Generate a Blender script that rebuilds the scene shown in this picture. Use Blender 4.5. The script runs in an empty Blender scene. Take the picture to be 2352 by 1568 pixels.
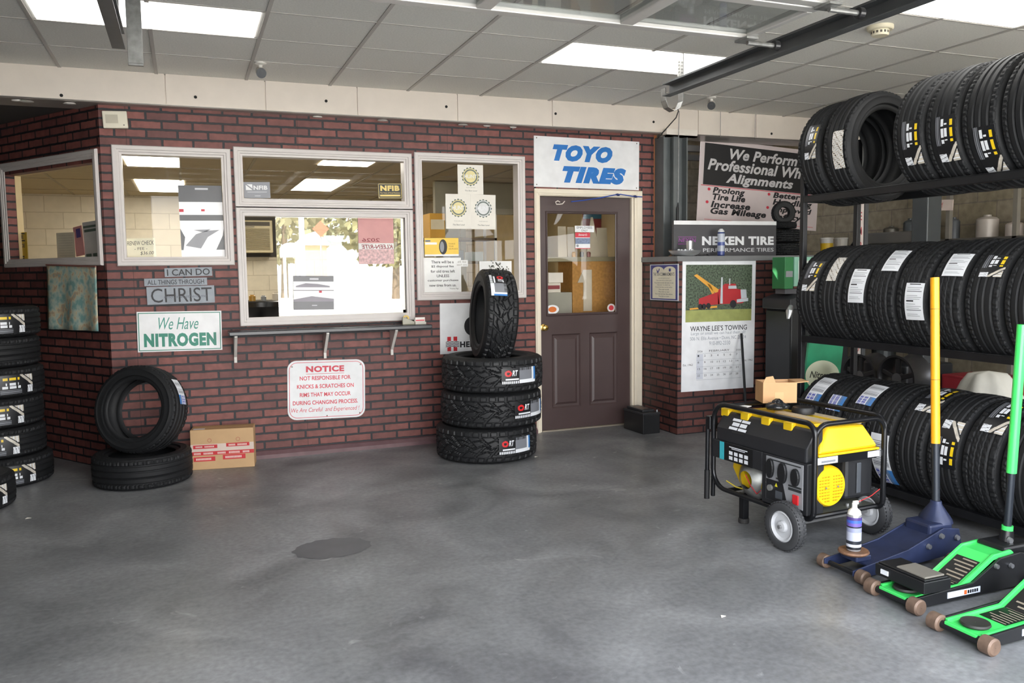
import bpy, bmesh, math, random
from mathutils import Vector, Matrix
from math import sin, cos, pi, radians, atan2, sqrt
random.seed(7)
SC = bpy.context.scene
COL = SC.collection
# ---------------------------------------------------------------- camera
F_PX = 1904.1
CAM = Vector((1.9451, -6.6287, 1.4365))
YAW, PITCH, ROLL = 0.37444, -0.08673, -0.01281
def cam_axes():
    cy, sy, cp, sp = cos(YAW), sin(YAW), cos(PITCH), sin(PITCH)
    f = Vector((sy*cp, cy*cp, sp)); r = Vector((cy, -sy, 0)); u = r.cross(f)
    cr, sr = cos(ROLL), sin(ROLL)
    return cr*r + sr*u, cr*u - sr*r, f
CR, CU, CF = cam_axes()
cd = bpy.data.cameras.new('camera'); cam = bpy.data.objects.new('camera', cd); COL.objects.link(cam)
cd.sensor_width = 36.0; cd.lens = F_PX*36.0/2352.0; cd.clip_start = 0.05; cd.clip_end = 400
m = Matrix((CR, CU, -CF)).transposed().to_4x4(); m.translation = CAM; cam.matrix_world = m
SC.camera = cam
# ---------------------------------------------------------------- world, sun, exposure
SC.view_settings.view_transform = 'Standard'; SC.view_settings.look = 'None'
SC.view_settings.gamma = 1.0; SC.view_settings.use_curve_mapping = False
SC.view_settings.exposure = 2.2
LAMP = 1.35          # ceiling panels
try:
    SC.cycles.use_denoising = True; SC.cycles.max_bounces = 10; SC.cycles.diffuse_bounces = 5
    SC.cycles.glossy_bounces = 4; SC.cycles.transparent_max_bounces = 12; SC.cycles.sample_clamp_indirect = 6.0
    SC.cycles.caustics_reflective = False; SC.cycles.caustics_refractive = False
except Exception: pass
w = bpy.data.worlds.new('sky'); SC.world = w; w.use_nodes = True
wn = w.node_tree.nodes; wl = w.node_tree.links
bg = wn['Background']; bg.inputs[1].default_value = 2.9
tc = wn.new('ShaderNodeTexCoord'); sx = wn.new('ShaderNodeSeparateXYZ'); rp = wn.new('ShaderNodeValToRGB')
wl.new(tc.outputs['Generated'], sx.inputs[0]); wl.new(sx.outputs['Z'], rp.inputs[0])
rp.color_ramp.elements[0].position = 0.0; rp.color_ramp.elements[0].color = (0.96, 0.95, 0.93, 1)
rp.color_ramp.elements[1].position = 0.7; rp.color_ramp.elements[1].color = (0.66, 0.72, 0.84, 1)
wl.new(rp.outputs[0], bg.inputs[0])
sd = bpy.data.lights.new('sun', 'SUN'); sd.energy = 7.5; sd.angle = 0.01; sd.color = (1, 0.95, 0.87)
so = bpy.data.objects.new('sun', sd); COL.objects.link(so)
so.rotation_euler = Vector((0.35, -0.75, -0.85)).to_track_quat('-Z', 'Y').to_euler()
# daylight portal in the open bay (guides sampling of the sky only, gives no light of its own)
pd = bpy.data.lights.new('bay_portal', 'AREA'); pd.shape = 'RECTANGLE'; pd.size = 3.9; pd.size_y = 2.55; pd.cycles.is_portal = True
po = bpy.data.objects.new('bay_portal', pd); COL.objects.link(po); po.location = (3.32, -6.35, 1.28); po.rotation_euler = (radians(90), 0, 0)
# ---------------------------------------------------------------- pixel -> point on a real plane
def ray(px, py): return CF + CR*((px-1176)/F_PX) - CU*((py-784)/F_PX)
def on(px, py, axis, val):
    d = ray(px, py); t = (val-CAM[axis])/d[axis]; return CAM + d*t
def onY(px, py, v=0.0): return on(px, py, 1, v)
def onZ(px, py, v=0.0): return on(px, py, 2, v)
def onX(px, py, v=0.0): return on(px, py, 0, v)
def onP(px, py, p, n):
    d = ray(px, py); return CAM + d*((p-CAM).dot(n)/d.dot(n))
# ---------------------------------------------------------------- materials
def lin(c):
    if isinstance(c, str): c = tuple(int(c[i:i+2], 16)/255 for i in (0, 2, 4))
    return tuple(x/12.92 if x <= .04045 else ((x+.055)/1.055)**2.4 for x in c) + (1,)
MATS = {}
def mat(name, col='808080', rough=0.5, metal=0.0, var=0.06, scale=8.0, bump=0.0, bscale=60.0, spec=0.5, emit=0.0, coat=0.0):
    if name in MATS: return MATS[name]
    M = bpy.data.materials.new(name); M.use_nodes = True; MATS[name] = M
    nt = M.node_tree; b = nt.nodes['Principled BSDF']; c = lin(col)
    b.inputs['Roughness'].default_value = rough; b.inputs['Metallic'].default_value = metal
    b.inputs['Specular IOR Level'].default_value = spec; b.inputs['Coat Weight'].default_value = coat
    t = nt.nodes.new('ShaderNodeTexCoord')
    n = nt.nodes.new('ShaderNodeTexNoise'); n.inputs['Scale'].default_value = scale; n.inputs['Detail'].default_value = 3
    nt.links.new(t.outputs['Object'], n.inputs['Vector'])
    r = nt.nodes.new('ShaderNodeValToRGB')
    r.color_ramp.elements[0].position = .3; r.color_ramp.elements[1].position = .7
    r.color_ramp.elements[0].color = tuple(max(0, x*(1-var)) for x in c[:3]) + (1,)
    r.color_ramp.elements[1].color = tuple(min(1, x*(1+var)) for x in c[:3]) + (1,)
    nt.links.new(n.outputs['Fac'], r.inputs[0]); nt.links.new(r.outputs[0], b.inputs['Base Color'])
    if bump > 0:
        n2 = nt.nodes.new('ShaderNodeTexNoise'); n2.inputs['Scale'].default_value = bscale; n2.inputs['Detail'].default_value = 4
        nt.links.new(t.outputs['Object'], n2.inputs['Vector'])
        bp = nt.nodes.new('ShaderNodeBump'); bp.inputs['Strength'].default_value = bump; bp.inputs['Distance'].default_value = 0.01
        nt.links.new(n2.outputs['Fac'], bp.inputs['Height']); nt.links.new(bp.outputs[0], b.inputs['Normal'])
    if emit > 0:
        b.inputs['Emission Color'].default_value = c; b.inputs['Emission Strength'].default_value = emit
    return M
def brick_mat(name, c1, c2, mortar, right, bw=.21, bh=.0635, ms=.0085, seam=0.0, mott=(.75, 1.2), rough=.55, bump=.5, offx=0.0):
    """brick pattern running along the horizontal direction `right` and up Z, in world metres"""
    M = bpy.data.materials.new(name); M.use_nodes = True; MATS[name] = M; nt = M.node_tree; N = nt.nodes; L = nt.links
    b = N['Principled BSDF']; b.inputs['Roughness'].default_value = rough
    g = N.new('ShaderNodeNewGeometry'); s = N.new('ShaderNodeSeparateXYZ'); L.new(g.outputs['Position'], s.inputs[0])
    d = N.new('ShaderNodeVectorMath'); d.operation = 'DOT_PRODUCT'; L.new(g.outputs['Position'], d.inputs[0]); d.inputs[1].default_value = right
    ad = N.new('ShaderNodeMath'); ad.operation = 'ADD'; L.new(d.outputs['Value'], ad.inputs[0]); ad.inputs[1].default_value = 20.0+offx
    c = N.new('ShaderNodeCombineXYZ'); L.new(ad.outputs[0], c.inputs[0]); L.new(s.outputs['Z'], c.inputs[1])
    # slightly wavy edges
    nz = N.new('ShaderNodeTexNoise'); nz.inputs['Scale'].default_value = 25; L.new(g.outputs['Position'], nz.inputs['Vector'])
    mp = N.new('ShaderNodeMapRange'); L.new(nz.outputs['Fac'], mp.inputs[0]); mp.inputs[3].default_value = -.004; mp.inputs[4].default_value = .004
    va = N.new('ShaderNodeVectorMath'); va.operation = 'ADD'; L.new(c.outputs[0], va.inputs[0]); L.new(mp.outputs[0], va.inputs[1])
    br = N.new('ShaderNodeTexBrick'); L.new(va.outputs[0], br.inputs['Vector'])
    br.offset = .5; br.inputs['Scale'].default_value = 1.0; br.inputs['Brick Width'].default_value = bw; br.inputs['Row Height'].default_value = bh
    br.inputs['Mortar Size'].default_value = ms; br.inputs['Mortar Smooth'].default_value = .15; br.inputs['Bias'].default_value = 0.0
    br.inputs['Color1'].default_value = lin(c1); br.inputs['Color2'].default_value = lin(c2); br.inputs['Mortar'].default_value = lin(mortar)
    n2 = N.new('ShaderNodeTexNoise'); n2.inputs['Scale'].default_value = 14; n2.inputs['Detail'].default_value = 5; L.new(g.outputs['Position'], n2.inputs['Vector'])
    mr = N.new('ShaderNodeMapRange'); L.new(n2.outputs['Fac'], mr.inputs[0]); mr.inputs[1].default_value = .3; mr.inputs[2].default_value = .7; mr.inputs[3].default_value = mott[0]; mr.inputs[4].default_value = mott[1]
    mx = N.new('ShaderNodeVectorMath'); mx.operation = 'SCALE'; L.new(br.outputs['Color'], mx.inputs[0]); L.new(mr.outputs[0], mx.inputs['Scale'])
    last = mx.outputs[0]
    if seam > 0:
        dv = N.new('ShaderNodeMath'); dv.operation = 'DIVIDE'; L.new(ad.outputs[0], dv.inputs[0]); dv.inputs[1].default_value = seam
        fr = N.new('ShaderNodeMath'); fr.operation = 'FRACT'; L.new(dv.outputs[0], fr.inputs[0])
        lt = N.new('ShaderNodeMath'); lt.operation = 'GREATER_THAN'; L.new(fr.outputs[0], lt.inputs[0]); lt.inputs[1].default_value = .0045/seam
        cl = N.new('ShaderNodeMath'); cl.operation = 'MULTIPLY_ADD'; L.new(lt.outputs[0], cl.inputs[0]); cl.inputs[1].default_value = .6; cl.inputs[2].default_value = .4
        m2 = N.new('ShaderNodeVectorMath'); m2.operation = 'SCALE'; L.new(last, m2.inputs[0]); L.new(cl.outputs[0], m2.inputs['Scale']); last = m2.outputs[0]
    L.new(last, b.inputs['Base Color'])
    bp = N.new('ShaderNodeBump'); bp.inputs['Strength'].default_value = bump; bp.inputs['Distance'].default_value = .006; bp.invert = True
    L.new(br.outputs['Fac'], bp.inputs['Height']); L.new(bp.outputs[0], b.inputs['Normal'])
    return M
def glass_mat(name, refl=.07, tint=(1, 1, 1, 1)):
    if name in MATS: return MATS[name]
    M = bpy.data.materials.new(name); M.use_nodes = True; MATS[name] = M; nt = M.node_tree; N = nt.nodes; L = nt.links
    N.remove(N['Principled BSDF']); o = N['Material Output']
    t = N.new('ShaderNodeBsdfTransparent'); t.inputs[0].default_value = tint
    g = N.new('ShaderNodeBsdfGlossy'); g.inputs['Roughness'].default_value = 0.0
    x = N.new('ShaderNodeMixShader'); x.inputs[0].default_value = refl
    L.new(t.outputs[0], x.inputs[1]); L.new(g.outputs[0], x.inputs[2]); L.new(x.outputs[0], o.inputs[0])
    return M
def emit_mat(name, col, strength):
    if name in MATS: return MATS[name]
    M = bpy.data.materials.new(name); M.use_nodes = True; MATS[name] = M; N = M.node_tree.nodes
    N.remove(N['Principled BSDF']); e = N.new('ShaderNodeEmission'); e.inputs[0].default_value = lin(col); e.inputs[1].default_value = strength
    M.node_tree.links.new(e.outputs[0], N['Material Output'].inputs[0]); return M
# ---------------------------------------------------------------- mesh builder
class B:
    def __init__(s): s.bm = bmesh.new(); s.mi = 0
    def _m(s, fs):
        for f in fs: f.material_index = s.mi
    def quad(s, *pts):
        f = s.bm.faces.new([s.bm.verts.new(p) for p in pts]); f.material_index = s.mi; return f
    def box(s, x0, x1, y0, y1, z0, z1, M=None):
        v = [Vector((x, y, z)) for z in (z0, z1) for y in (y0, y1) for x in (x0, x1)]
        if M is not None: v = [M @ p for p in v]
        v = [s.bm.verts.new(p) for p in v]
        s._m([s.bm.faces.new([v[i] for i in q]) for q in ((0, 2, 3, 1), (4, 5, 7, 6), (0, 1, 5, 4), (2, 6, 7, 3), (0, 4, 6, 2), (1, 3, 7, 5))])
        return s
    def rings(s, rings, closed=False, cap=True):
        vs = [[s.bm.verts.new(p) for p in r] for r in rings]; n = len(vs[0]); k = len(vs); fs = []
        for i in range(k if closed else k-1):
            a, b = vs[i], vs[(i+1) % k]
            for j in range(n): fs.append(s.bm.faces.new((a[j], a[(j+1) % n], b[(j+1) % n], b[j])))
        if cap and not closed:
            fs.append(s.bm.faces.new(list(reversed(vs[0])))); fs.append(s.bm.faces.new(vs[-1]))
        s._m(fs); return s
    def cyl(s, p, q, r, r2=None, n=16, cap=True):
        p, q = Vector(p), Vector(q); r2 = r if r2 is None else r2; d = (q-p).normalized(); a = d.orthogonal().normalized(); b = d.cross(a)
        R = lambda c, rr: [c + (a*cos(2*pi*i/n) + b*sin(2*pi*i/n))*rr for i in range(n)]
        return s.rings([R(p, r), R(q, r2)], cap=cap)
    def tube(s, pts, r, n=8, closed=False, cap=True):
        pts = [Vector(p) for p in pts]; k = len(pts); rings = []; a = None
        for i, p in enumerate(pts):
            if closed: d = pts[(i+1) % k]-pts[i-1]
            else: d = pts[min(i+1, k-1)]-pts[max(i-1, 0)]
            d.normalize()
            a = d.orthogonal().normalized() if a is None else (a - d*a.dot(d)).normalized()
            b = d.cross(a); rr = r[i] if isinstance(r, (list, tuple)) else r
            rings.append([p + (a*cos(2*pi*j/n) + b*sin(2*pi*j/n))*rr for j in range(n)])
        return s.rings(rings, closed=closed, cap=cap)
    def lathe(s, prof, M=None, n=32, closed=False, cap=False):
        """prof: [(radius, height)] turned round local Z"""
        rings = []
        for (r, h) in prof:
            ring = [Vector((r*cos(2*pi*j/n), r*sin(2*pi*j/n), h)) for j in range(n)]
            rings.append([M @ p for p in ring] if M is not None else ring)
        return s.rings(rings, closed=closed, cap=cap)
    def prism(s, poly, f, d0, d1):
        """poly [(a,b)], f(a,b,d)->point"""
        return s.rings([[Vector(f(a, b, d)) for a, b in poly] for d in (d0, d1)])
    def grid(s, P, closed_u=False):
        nu, nv = len(P), len(P[0]); V = [[s.bm.verts.new(p) for p in r] for r in P]; fs = []
        for i in range(nu if closed_u else nu-1):
            for j in range(nv-1): fs.append(s.bm.faces.new((V[i][j], V[(i+1) % nu][j], V[(i+1) % nu][j+1], V[i][j+1])))
        s._m(fs); return fs
    def ob(s, name, mats, parent=None, smooth=False, bev=0.0, seg=2, M=None, fix=True):
        if fix: bmesh.ops.recalc_face_normals(s.bm, faces=s.bm.faces[:])
        me = bpy.data.meshes.new(name); s.bm.to_mesh(me); s.bm.free()
        for k in (mats if isinstance(mats, (list, tuple)) else [mats]): me.materials.append(k)
        if smooth:
            me.polygons.foreach_set('use_smooth', [True]*len(me.polygons))
            if smooth != 'all': me.set_sharp_from_angle(angle=radians(38))
        o = bpy.data.objects.new(name, me); COL.objects.link(o)
        if parent is not None: o.parent = parent
        if M is not None: o.matrix_local = M
        if bev > 0:
            bm_ = o.modifiers.new('bevel', 'BEVEL'); bm_.width = bev; bm_.segments = seg; bm_.limit_method = 'ANGLE'; bm_.angle_limit = radians(40)
        return o
def tag(o, label, cat, group=None, kind=None):
    o['label'] = label; o['category'] = cat
    if group: o['group'] = group
    if kind: o['kind'] = kind
    return o
def struct(o, label=None):
    o['kind'] = 'structure'
    if label: o['label'] = label
    return o
def empty(name, loc=(0, 0, 0), M=None):
    o = bpy.data.objects.new(name, None); COL.objects.link(o); o.empty_display_size = .1
    if M is not None: o.matrix_world = M
    else: o.location = loc
    return o
def frame(p, right, up):
    right = Vector(right).normalized(); up = Vector(up); up = (up - right*up.dot(right)).normalized(); n = right.cross(up)
    m = Matrix((right, up, n)).transposed().to_4x4(); m.translation = Vector(p); return m
# ---------------------------------------------------------------- lettering (built-in font turned into mesh)
_tc = {}
def text_mesh(s, bold=0.0, shear=0.0):
    k = (s, bold, shear)
    if k in _tc: return _tc[k]
    cu = bpy.data.curves.new('lettering', 'FONT'); cu.body = s; cu.offset = bold; cu.shear = shear; cu.resolution_u = 3; cu.space_character = 1.0+max(0, bold-.02)*3.0; cu.extrude = 0
    o = bpy.data.objects.new('lettering_tmp', cu); COL.objects.link(o)
    dg = bpy.context.evaluated_depsgraph_get(); me = bpy.data.meshes.new_from_object(o.evaluated_get(dg))
    V = [v.co.copy() for v in me.vertices]; Fs = [tuple(p.vertices) for p in me.polygons]
    bpy.data.objects.remove(o); bpy.data.meshes.remove(me)
    x0 = min(v.x for v in V); x1 = max(v.x for v in V); y0 = min(v.y for v in V); y1 = max(v.y for v in V)
    _tc[k] = ([((v.x-x0)/(x1-x0), (v.y-y0)/(y1-y0)) for v in V], Fs); return _tc[k]
def put_text(b, s, x0, x1, y0, y1, z=0.0, bold=0.02, shear=0.0, mirror=False, f=None):
    V, Fs = text_mesh(s, bold, shear)
    P = [((x0+(x1-x0)*(1-u if mirror else u)), y0+(y1-y0)*v) for u, v in V]
    vs = [b.bm.verts.new(f(x, y) if f else (x, y, z)) for x, y in P]
    for q in Fs:
        try: b.bm.faces.new([vs[i] for i in q]).material_index = b.mi
        except ValueError: pass
class Sign:
    """a flat board fitted to four pixel corners (tl,tr,br,bl) on a plane; children placed in fractions (u right, v down)"""
    def __init__(s, name, label, cat, corners, p, right, th=.004, gap=.002, mats=None, rnd=0.0, group=None, bev=0.0, up=(0, 0, 1)):
        right = Vector(right).normalized(); up = Vector(up).normalized(); n = right.cross(up); p = Vector(p)
        a, b_, c, d = [onP(x, y, p, n) for x, y in corners]
        R = ((b_-a)+(c-d))/2; U = ((a-d)+(b_-c))/2; s.w = R.length; s.h = U.length
        ctr = (a+b_+c+d)/4
        s.M = frame(ctr + n*gap, R, U); s.th = th
        bb = B(); w, h = s.w/2, s.h/2
        if rnd > 0:
            pts = []
            for cx, cy, a0 in ((w-rnd, h-rnd, 0), (-w+rnd, h-rnd, 90), (-w+rnd, -h+rnd, 180), (w-rnd, -h+rnd, 270)):
                pts += [(cx+rnd*cos(radians(a0+t*15)), cy+rnd*sin(radians(a0+t*15))) for t in range(7)]
        else: pts = [(w, h), (-w, h), (-w, -h), (w, -h)]
        bb.prism(pts, lambda x, y, z: (x, y, z), 0, th)
        s.o = bb.ob(name, mats or mat('sign white', 'E9EAEC', .35), bev=bev); s.o.matrix_world = s.M
        tag(s.o, label, cat, group)
    def xy(s, u, v): return (u-.5)*s.w, (.5-v)*s.h
    def part(s, name, build, m, lift=.0008, label=None):
        b = B(); build(b, s); o = b.ob(name, m, s.o, M=Matrix.Translation((0, 0, s.th+lift)), fix=False)
        if label: o['label'] = label
        return o
    def text(s, items, m, name='lettering', lift=.0008, label=None):
        if 1 < len(items) <= 9:
            for it in items: s.text([it], m, name, lift, label)
            return
        def bd(b, s_):
            for it in items:
                t, u0, u1, v0, v1 = it[:5]; kw = it[5] if len(it) > 5 else {}
                x0, y1 = s.xy(u0, v0); x1, y0 = s.xy(u1, v1); put_text(b, t, x0, x1, y0, y1, **kw)
        return s.part(name, bd, m, lift, label)
    def rects(s, name, items, m, lift=.0006, label=None):
        if 1 < len(items) <= 9 and not name.endswith(('lines', 'rows', 'print')):
            for it in items: s.rects(name, [it], m, lift, label)
            return
        def bd(b, s_):
            for (u0, u1, v0, v1) in items:
                x0, y1 = s.xy(u0, v0); x1, y0 = s.xy(u1, v1); b.quad((x0, y0, 0), (x1, y0, 0), (x1, y1, 0), (x0, y1, 0))
        return s.part(name, bd, m, lift, label)
    def polys(s, name, items, m, lift=.0006, label=None):
        if 1 < len(items) <= 9:
            for it in items: s.polys(name, [it], m, lift, label)
            return
        def bd(b, s_):
            for P in items: b.quad(*[(*s.xy(u, v), 0) for u, v in P])
        return s.part(name, bd, m, lift, label)
def disc(u, v, ru, rv, n=24): return [(u+ru*cos(2*pi*i/n), v+rv*sin(2*pi*i/n)) for i in range(n)]
# ================================================================ room
HC = 2.855
ANG = radians(55); AR = Vector((cos(ANG), -sin(ANG), 0)); AP = Vector((1.43, 0, 0)); AN = AR.cross(Vector((0, 0, 1)))
UP = Vector((0, 0, 1)); RX = Vector((1, 0, 0))
BRK = brick_mat('brick back', '844E47', '643B38', '1D1E23', (1, 0, 0), seam=1.2)
BRKL = brick_mat('brick angled', '844E47', '643B38', '1D1E23', tuple(AR), seam=1.2)
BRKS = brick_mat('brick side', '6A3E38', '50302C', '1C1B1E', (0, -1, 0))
BLK = brick_mat('office block', 'DAD0BA', 'D3C9B2', 'BFB49C', (1, 0, 0), bw=.4, bh=.2, ms=.006, rough=.6, bump=.25, mott=(.95, 1.04))
BLKY = brick_mat('shop block', '9A8F7C', '92876F', '82776A', (0, 1, 0), bw=.4, bh=.2, ms=.007, rough=.7, bump=.25)
CREAM = mat('cream wall', 'CDB98E', .6, var=.05); FRAME = mat('window frame paint', 'D2CCC9', .42, var=.03)
JAMB = mat('door casing paint', 'E9DFCB', .45, var=.03); DARKM = mat('dark metal', '2A2B2E', .4, .6)
GLASS = glass_mat('clear glass', .012); MIRROR = glass_mat('reflective film glass', .22, (.8, .85, .85, 1))
GALV = mat('galvanised steel', '8E8E8C', .42, .75, var=.18, scale=30)

def floor_mat():
    M = bpy.data.materials.new('polished concrete'); M.use_nodes = True; nt = M.node_tree; N = nt.nodes; L = nt.links; b = N['Principled BSDF']
    t = N.new('ShaderNodeTexCoord')
    def noise(sc, det, dist=0.0):
        n = N.new('ShaderNodeTexNoise'); n.inputs['Scale'].default_value = sc; n.inputs['Detail'].default_value = det; n.inputs['Distortion'].default_value = dist
        L.new(t.outputs['Object'], n.inputs['Vector']); return n
    a = noise(1.7, 12, .9); r = N.new('ShaderNodeValToRGB'); L.new(a.outputs['Fac'], r.inputs[0])
    r.color_ramp.elements[0].position = .3; r.color_ramp.elements[0].color = lin('5F6062'); r.color_ramp.elements[1].position = .72; r.color_ramp.elements[1].color = lin('8C8D8E')
    c = noise(38, 4); r2 = N.new('ShaderNodeMapRange'); L.new(c.outputs['Fac'], r2.inputs[0]); r2.inputs[1].default_value = .3; r2.inputs[2].default_value = .7; r2.inputs[3].default_value = .8; r2.inputs[4].default_value = 1.16
    m = N.new('ShaderNodeVectorMath'); m.operation = 'SCALE'; L.new(r.outputs[0], m.inputs[0]); L.new(r2.outputs[0], m.inputs['Scale'])
    # pale scuffs
    v = noise(5.5, 10, 2.2); r3 = N.new('ShaderNodeValToRGB'); L.new(v.outputs['Fac'], r3.inputs[0]); r3.color_ramp.elements[0].position = .66; r3.color_ramp.elements[1].position = .8
    mx = N.new('ShaderNodeMix'); mx.data_type = 'RGBA'; L.new(r3.outputs[0], mx.inputs[0]); L.new(m.outputs[0], mx.inputs[6]); mx.inputs[7].default_value = lin('A2A2A2')
    L.new(mx.outputs[2], b.inputs['Base Color'])
    q = noise(2.3, 6, .8); r4 = N.new('ShaderNodeMapRange'); L.new(q.outputs['Fac'], r4.inputs[0]); r4.inputs[1].default_value = .3; r4.inputs[2].default_value = .7; r4.inputs[3].default_value = .3; r4.inputs[4].default_value = .48
    L.new(r4.outputs[0], b.inputs['Roughness'])
    bp = N.new('ShaderNodeBump'); bp.inputs['Strength'].default_value = .12; bp.inputs['Distance'].default_value = .004; L.new(c.outputs['Fac'], bp.inputs['Height']); L.new(bp.outputs[0], b.inputs['Normal'])
    return M
def tile_mat():
    M = bpy.data.materials.new('ceiling tile'); M.use_nodes = True; nt = M.node_tree; N = nt.nodes; L = nt.links; b = N['Principled BSDF']; b.inputs['Roughness'].default_value = .85
    g = N.new('ShaderNodeNewGeometry'); s = N.new('ShaderNodeVectorMath'); s.operation = 'MULTIPLY_ADD'; L.new(g.outputs['Position'], s.inputs[0])
    s.inputs[1].default_value = (1/.6096, 1/.5616, 0); s.inputs[2].default_value = (-1.2141/.6096+10, .6837/.5616+20, 0)
    fl = N.new('ShaderNodeVectorMath'); fl.operation = 'FLOOR'; L.new(s.outputs[0], fl.inputs[0])
    wn_ = N.new('ShaderNodeTexWhiteNoise'); L.new(fl.outputs[0], wn_.inputs['Vector'])
    r = N.new('ShaderNodeValToRGB'); L.new(wn_.outputs['Value'], r.inputs[0]); r.color_ramp.elements[0].color = lin('DDDBD4'); r.color_ramp.elements[1].color = lin('E6E4DD')
    n = N.new('ShaderNodeTexNoise'); n.inputs['Scale'].default_value = 90; n.inputs['Detail'].default_value = 3; L.new(g.outputs['Position'], n.inputs['Vector'])
    mr = N.new('ShaderNodeMapRange'); L.new(n.outputs['Fac'], mr.inputs[0]); mr.inputs[1].default_value = .35; mr.inputs[2].default_value = .65; mr.inputs[3].default_value = .93; mr.inputs[4].default_value = 1.04
    m = N.new('ShaderNodeVectorMath'); m.operation = 'SCALE'; L.new(r.outputs[0], m.inputs[0]); L.new(mr.outputs[0], m.inputs['Scale']); L.new(m.outputs[0], b.inputs['Base Color'])
    return M
CONC = floor_mat(); TILE = tile_mat()
b = B(); b.box(-1.4, 9.0, -6.35, 5.2, -.12, 0); struct(b.ob('floor', CONC))
b = B(); b.box(-1.4, 9.0, -6.35, .2, HC, HC+.1); struct(b.ob('ceiling', TILE))
TB = mat('ceiling grid paint', 'B4B0AA', .5, var=.04)
b = B()
for l in range(-4, 13): b.box(1.2141+.6096*l-.011, 1.2141+.6096*l+.011, -6.3, -.1, HC-.006, HC-.0005)
for r in range(0, 10): y = -.6837-.5616*r; b.box(-1.3, 8.8, y-.006, y+.006, HC-.004, HC-.0003)
struct(b.ob('trim_1', TB), 'painted metal grid holding the ceiling tiles')

def holes_wall(b, x0, x1, z0, z1, y0, y1, holes, M=None):
    xs = sorted({x0, x1, *[h[0] for h in holes], *[h[1] for h in holes]}); zs = sorted({z0, z1, *[h[2] for h in holes], *[h[3] for h in holes]})
    for i in range(len(xs)-1):
        for k in range(len(zs)-1):
            cx, cz = (xs[i]+xs[i+1])/2, (zs[k]+zs[k+1])/2
            if not any(h[0] < cx < h[1] and h[2] < cz < h[3] for h in holes): b.box(xs[i], xs[i+1], y0, y1, zs[k], zs[k+1], M)
W1 = (1.50, 2.305, 1.495, 2.358); W2 = (2.325, 3.695, 1.03, 2.378); W3 = (3.715, 4.685, 1.19, 2.392); DR = (4.80, 5.765, 0, 2.075)
H = [(W1[0]+.05, W1[1]-.05, W1[2]+.05, W1[3]-.05), (W2[0]+.05, W2[1]-.05, W2[2]+.03, W2[3]-.05), (W3[0]+.05, W3[1]-.05, W3[2]+.05, W3[3]-.05), DR]
b = B(); holes_wall(b, 1.43, 5.955, 0, 2.64, 0, .07, H); struct(b.ob('wall_back', BRK))
b = B(); holes_wall(b, 1.43, 5.955, 0, 2.64, .07, .13, H); struct(b.ob('wall_inner', CREAM), 'cream inner face of the office front wall')
# raw timber end of the brick panel wall
b = B(); b.box(5.956, 5.985, .0, .12, 1.5, 2.63); struct(b.ob('trim_2', mat('raw timber', 'A5673A', .6, var=.2, scale=20)), 'raw timber edge at the end of the brick wall')
# curb along the foot of the brick wall
b = B(); b.prism([(0, 0), (-.05, 0), (-.05, .03), (-.02, .055), (0, .06)], lambda a, c, d: (d, a-.001, c), 1.46, 4.765)
struct(b.ob('baseboard_back', mat('painted curb', '6E5558', .28, var=.15, scale=12)))
# angled wall
MA = frame(AP, AR, UP); MA = Matrix((AR, -AN, UP)).transposed().to_4x4(); MA.translation = AP   # local x along wall, y into office, z up
def onA(px, py, gap=0): return onP(px, py, AP+AN*gap, AN)
def la(px, py): q = onA(px, py)-AP; return q.dot(AR), q.z
a_r = -.035; a_l = la(8, 500)[0]; za = la(120, 612)[1]; zt = 2.33
H4 = [(a_l+.07, a_r-.05, za+.05, zt-.09)]
b = B(); holes_wall(b, -2.4, 0, 0, 2.64, 0, .07, H4, MA); struct(b.ob('wall_left', BRKL))
b = B(); holes_wall(b, -2.4, 0, 0, 2.64, .072, .12, H4, MA); struct(b.ob('wall_left_inner', CREAM), 'cream inner face of the angled wall')
# soffit over the angled wall
b = B(); b.box(-1.4, 1.6, .21, 2.6, 2.642, 2.68); struct(b.ob('ceiling_soffit', mat('dark soffit', '3A3836', .7)), 'dark soffit over the angled brick wall')
# office shell
OC = 2.42; OB = 4.9
b = B(); b.prism([(1.36, .13), (5.9, .13), (5.9, OB), (-.6, OB), (-.6, 2.0), (.08, 2.0)], lambda a, c, d: (a, c, d), OC, OC+.08); struct(b.ob('ceiling_office', mat('office ceiling tile', 'B9AA8A', .85, var=.03)), 'cream tiled office ceiling')
b = B()
for i in range(10): b.box(-.5+.61*i, -.475+.61*i, .14 if i > 3 else 2.05, OB, OC-.006, OC-.0005)
for i in range(5): b.box(-.5 if i > 1 else 1.4, 5.85, .6+1.22*i, .62+1.22*i, OC-.005, OC-.0004)
struct(b.ob('trim_3', mat('office grid paint', '9C8D6E', .5)), 'metal grid of the office ceiling')
b = B(); b.box(-.6, 6.0, OB, OB+.12, 0, 2.6); struct(b.ob('wall_office_back', BLK), 'cream block wall at the back of the office')
b = B(); b.box(-.72, -.6, 2.08, OB+.1, 0, 2.6); struct(b.ob('wall_office_left', mat('office panel', 'B89C68', .6, var=.06)), 'tan wall on the left side of the office')
b = B(); b.box(-.72, .06, 1.96, 2.08, 0, 2.6); struct(b.ob('wall_office_return', CREAM), 'short return wall at the end of the angled wall')
b = B(); b.box(5.9, 6.0, .13, OB, 0, 2.6); struct(b.ob('wall_office_right', CREAM), 'cream wall on the right side of the office')
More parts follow.
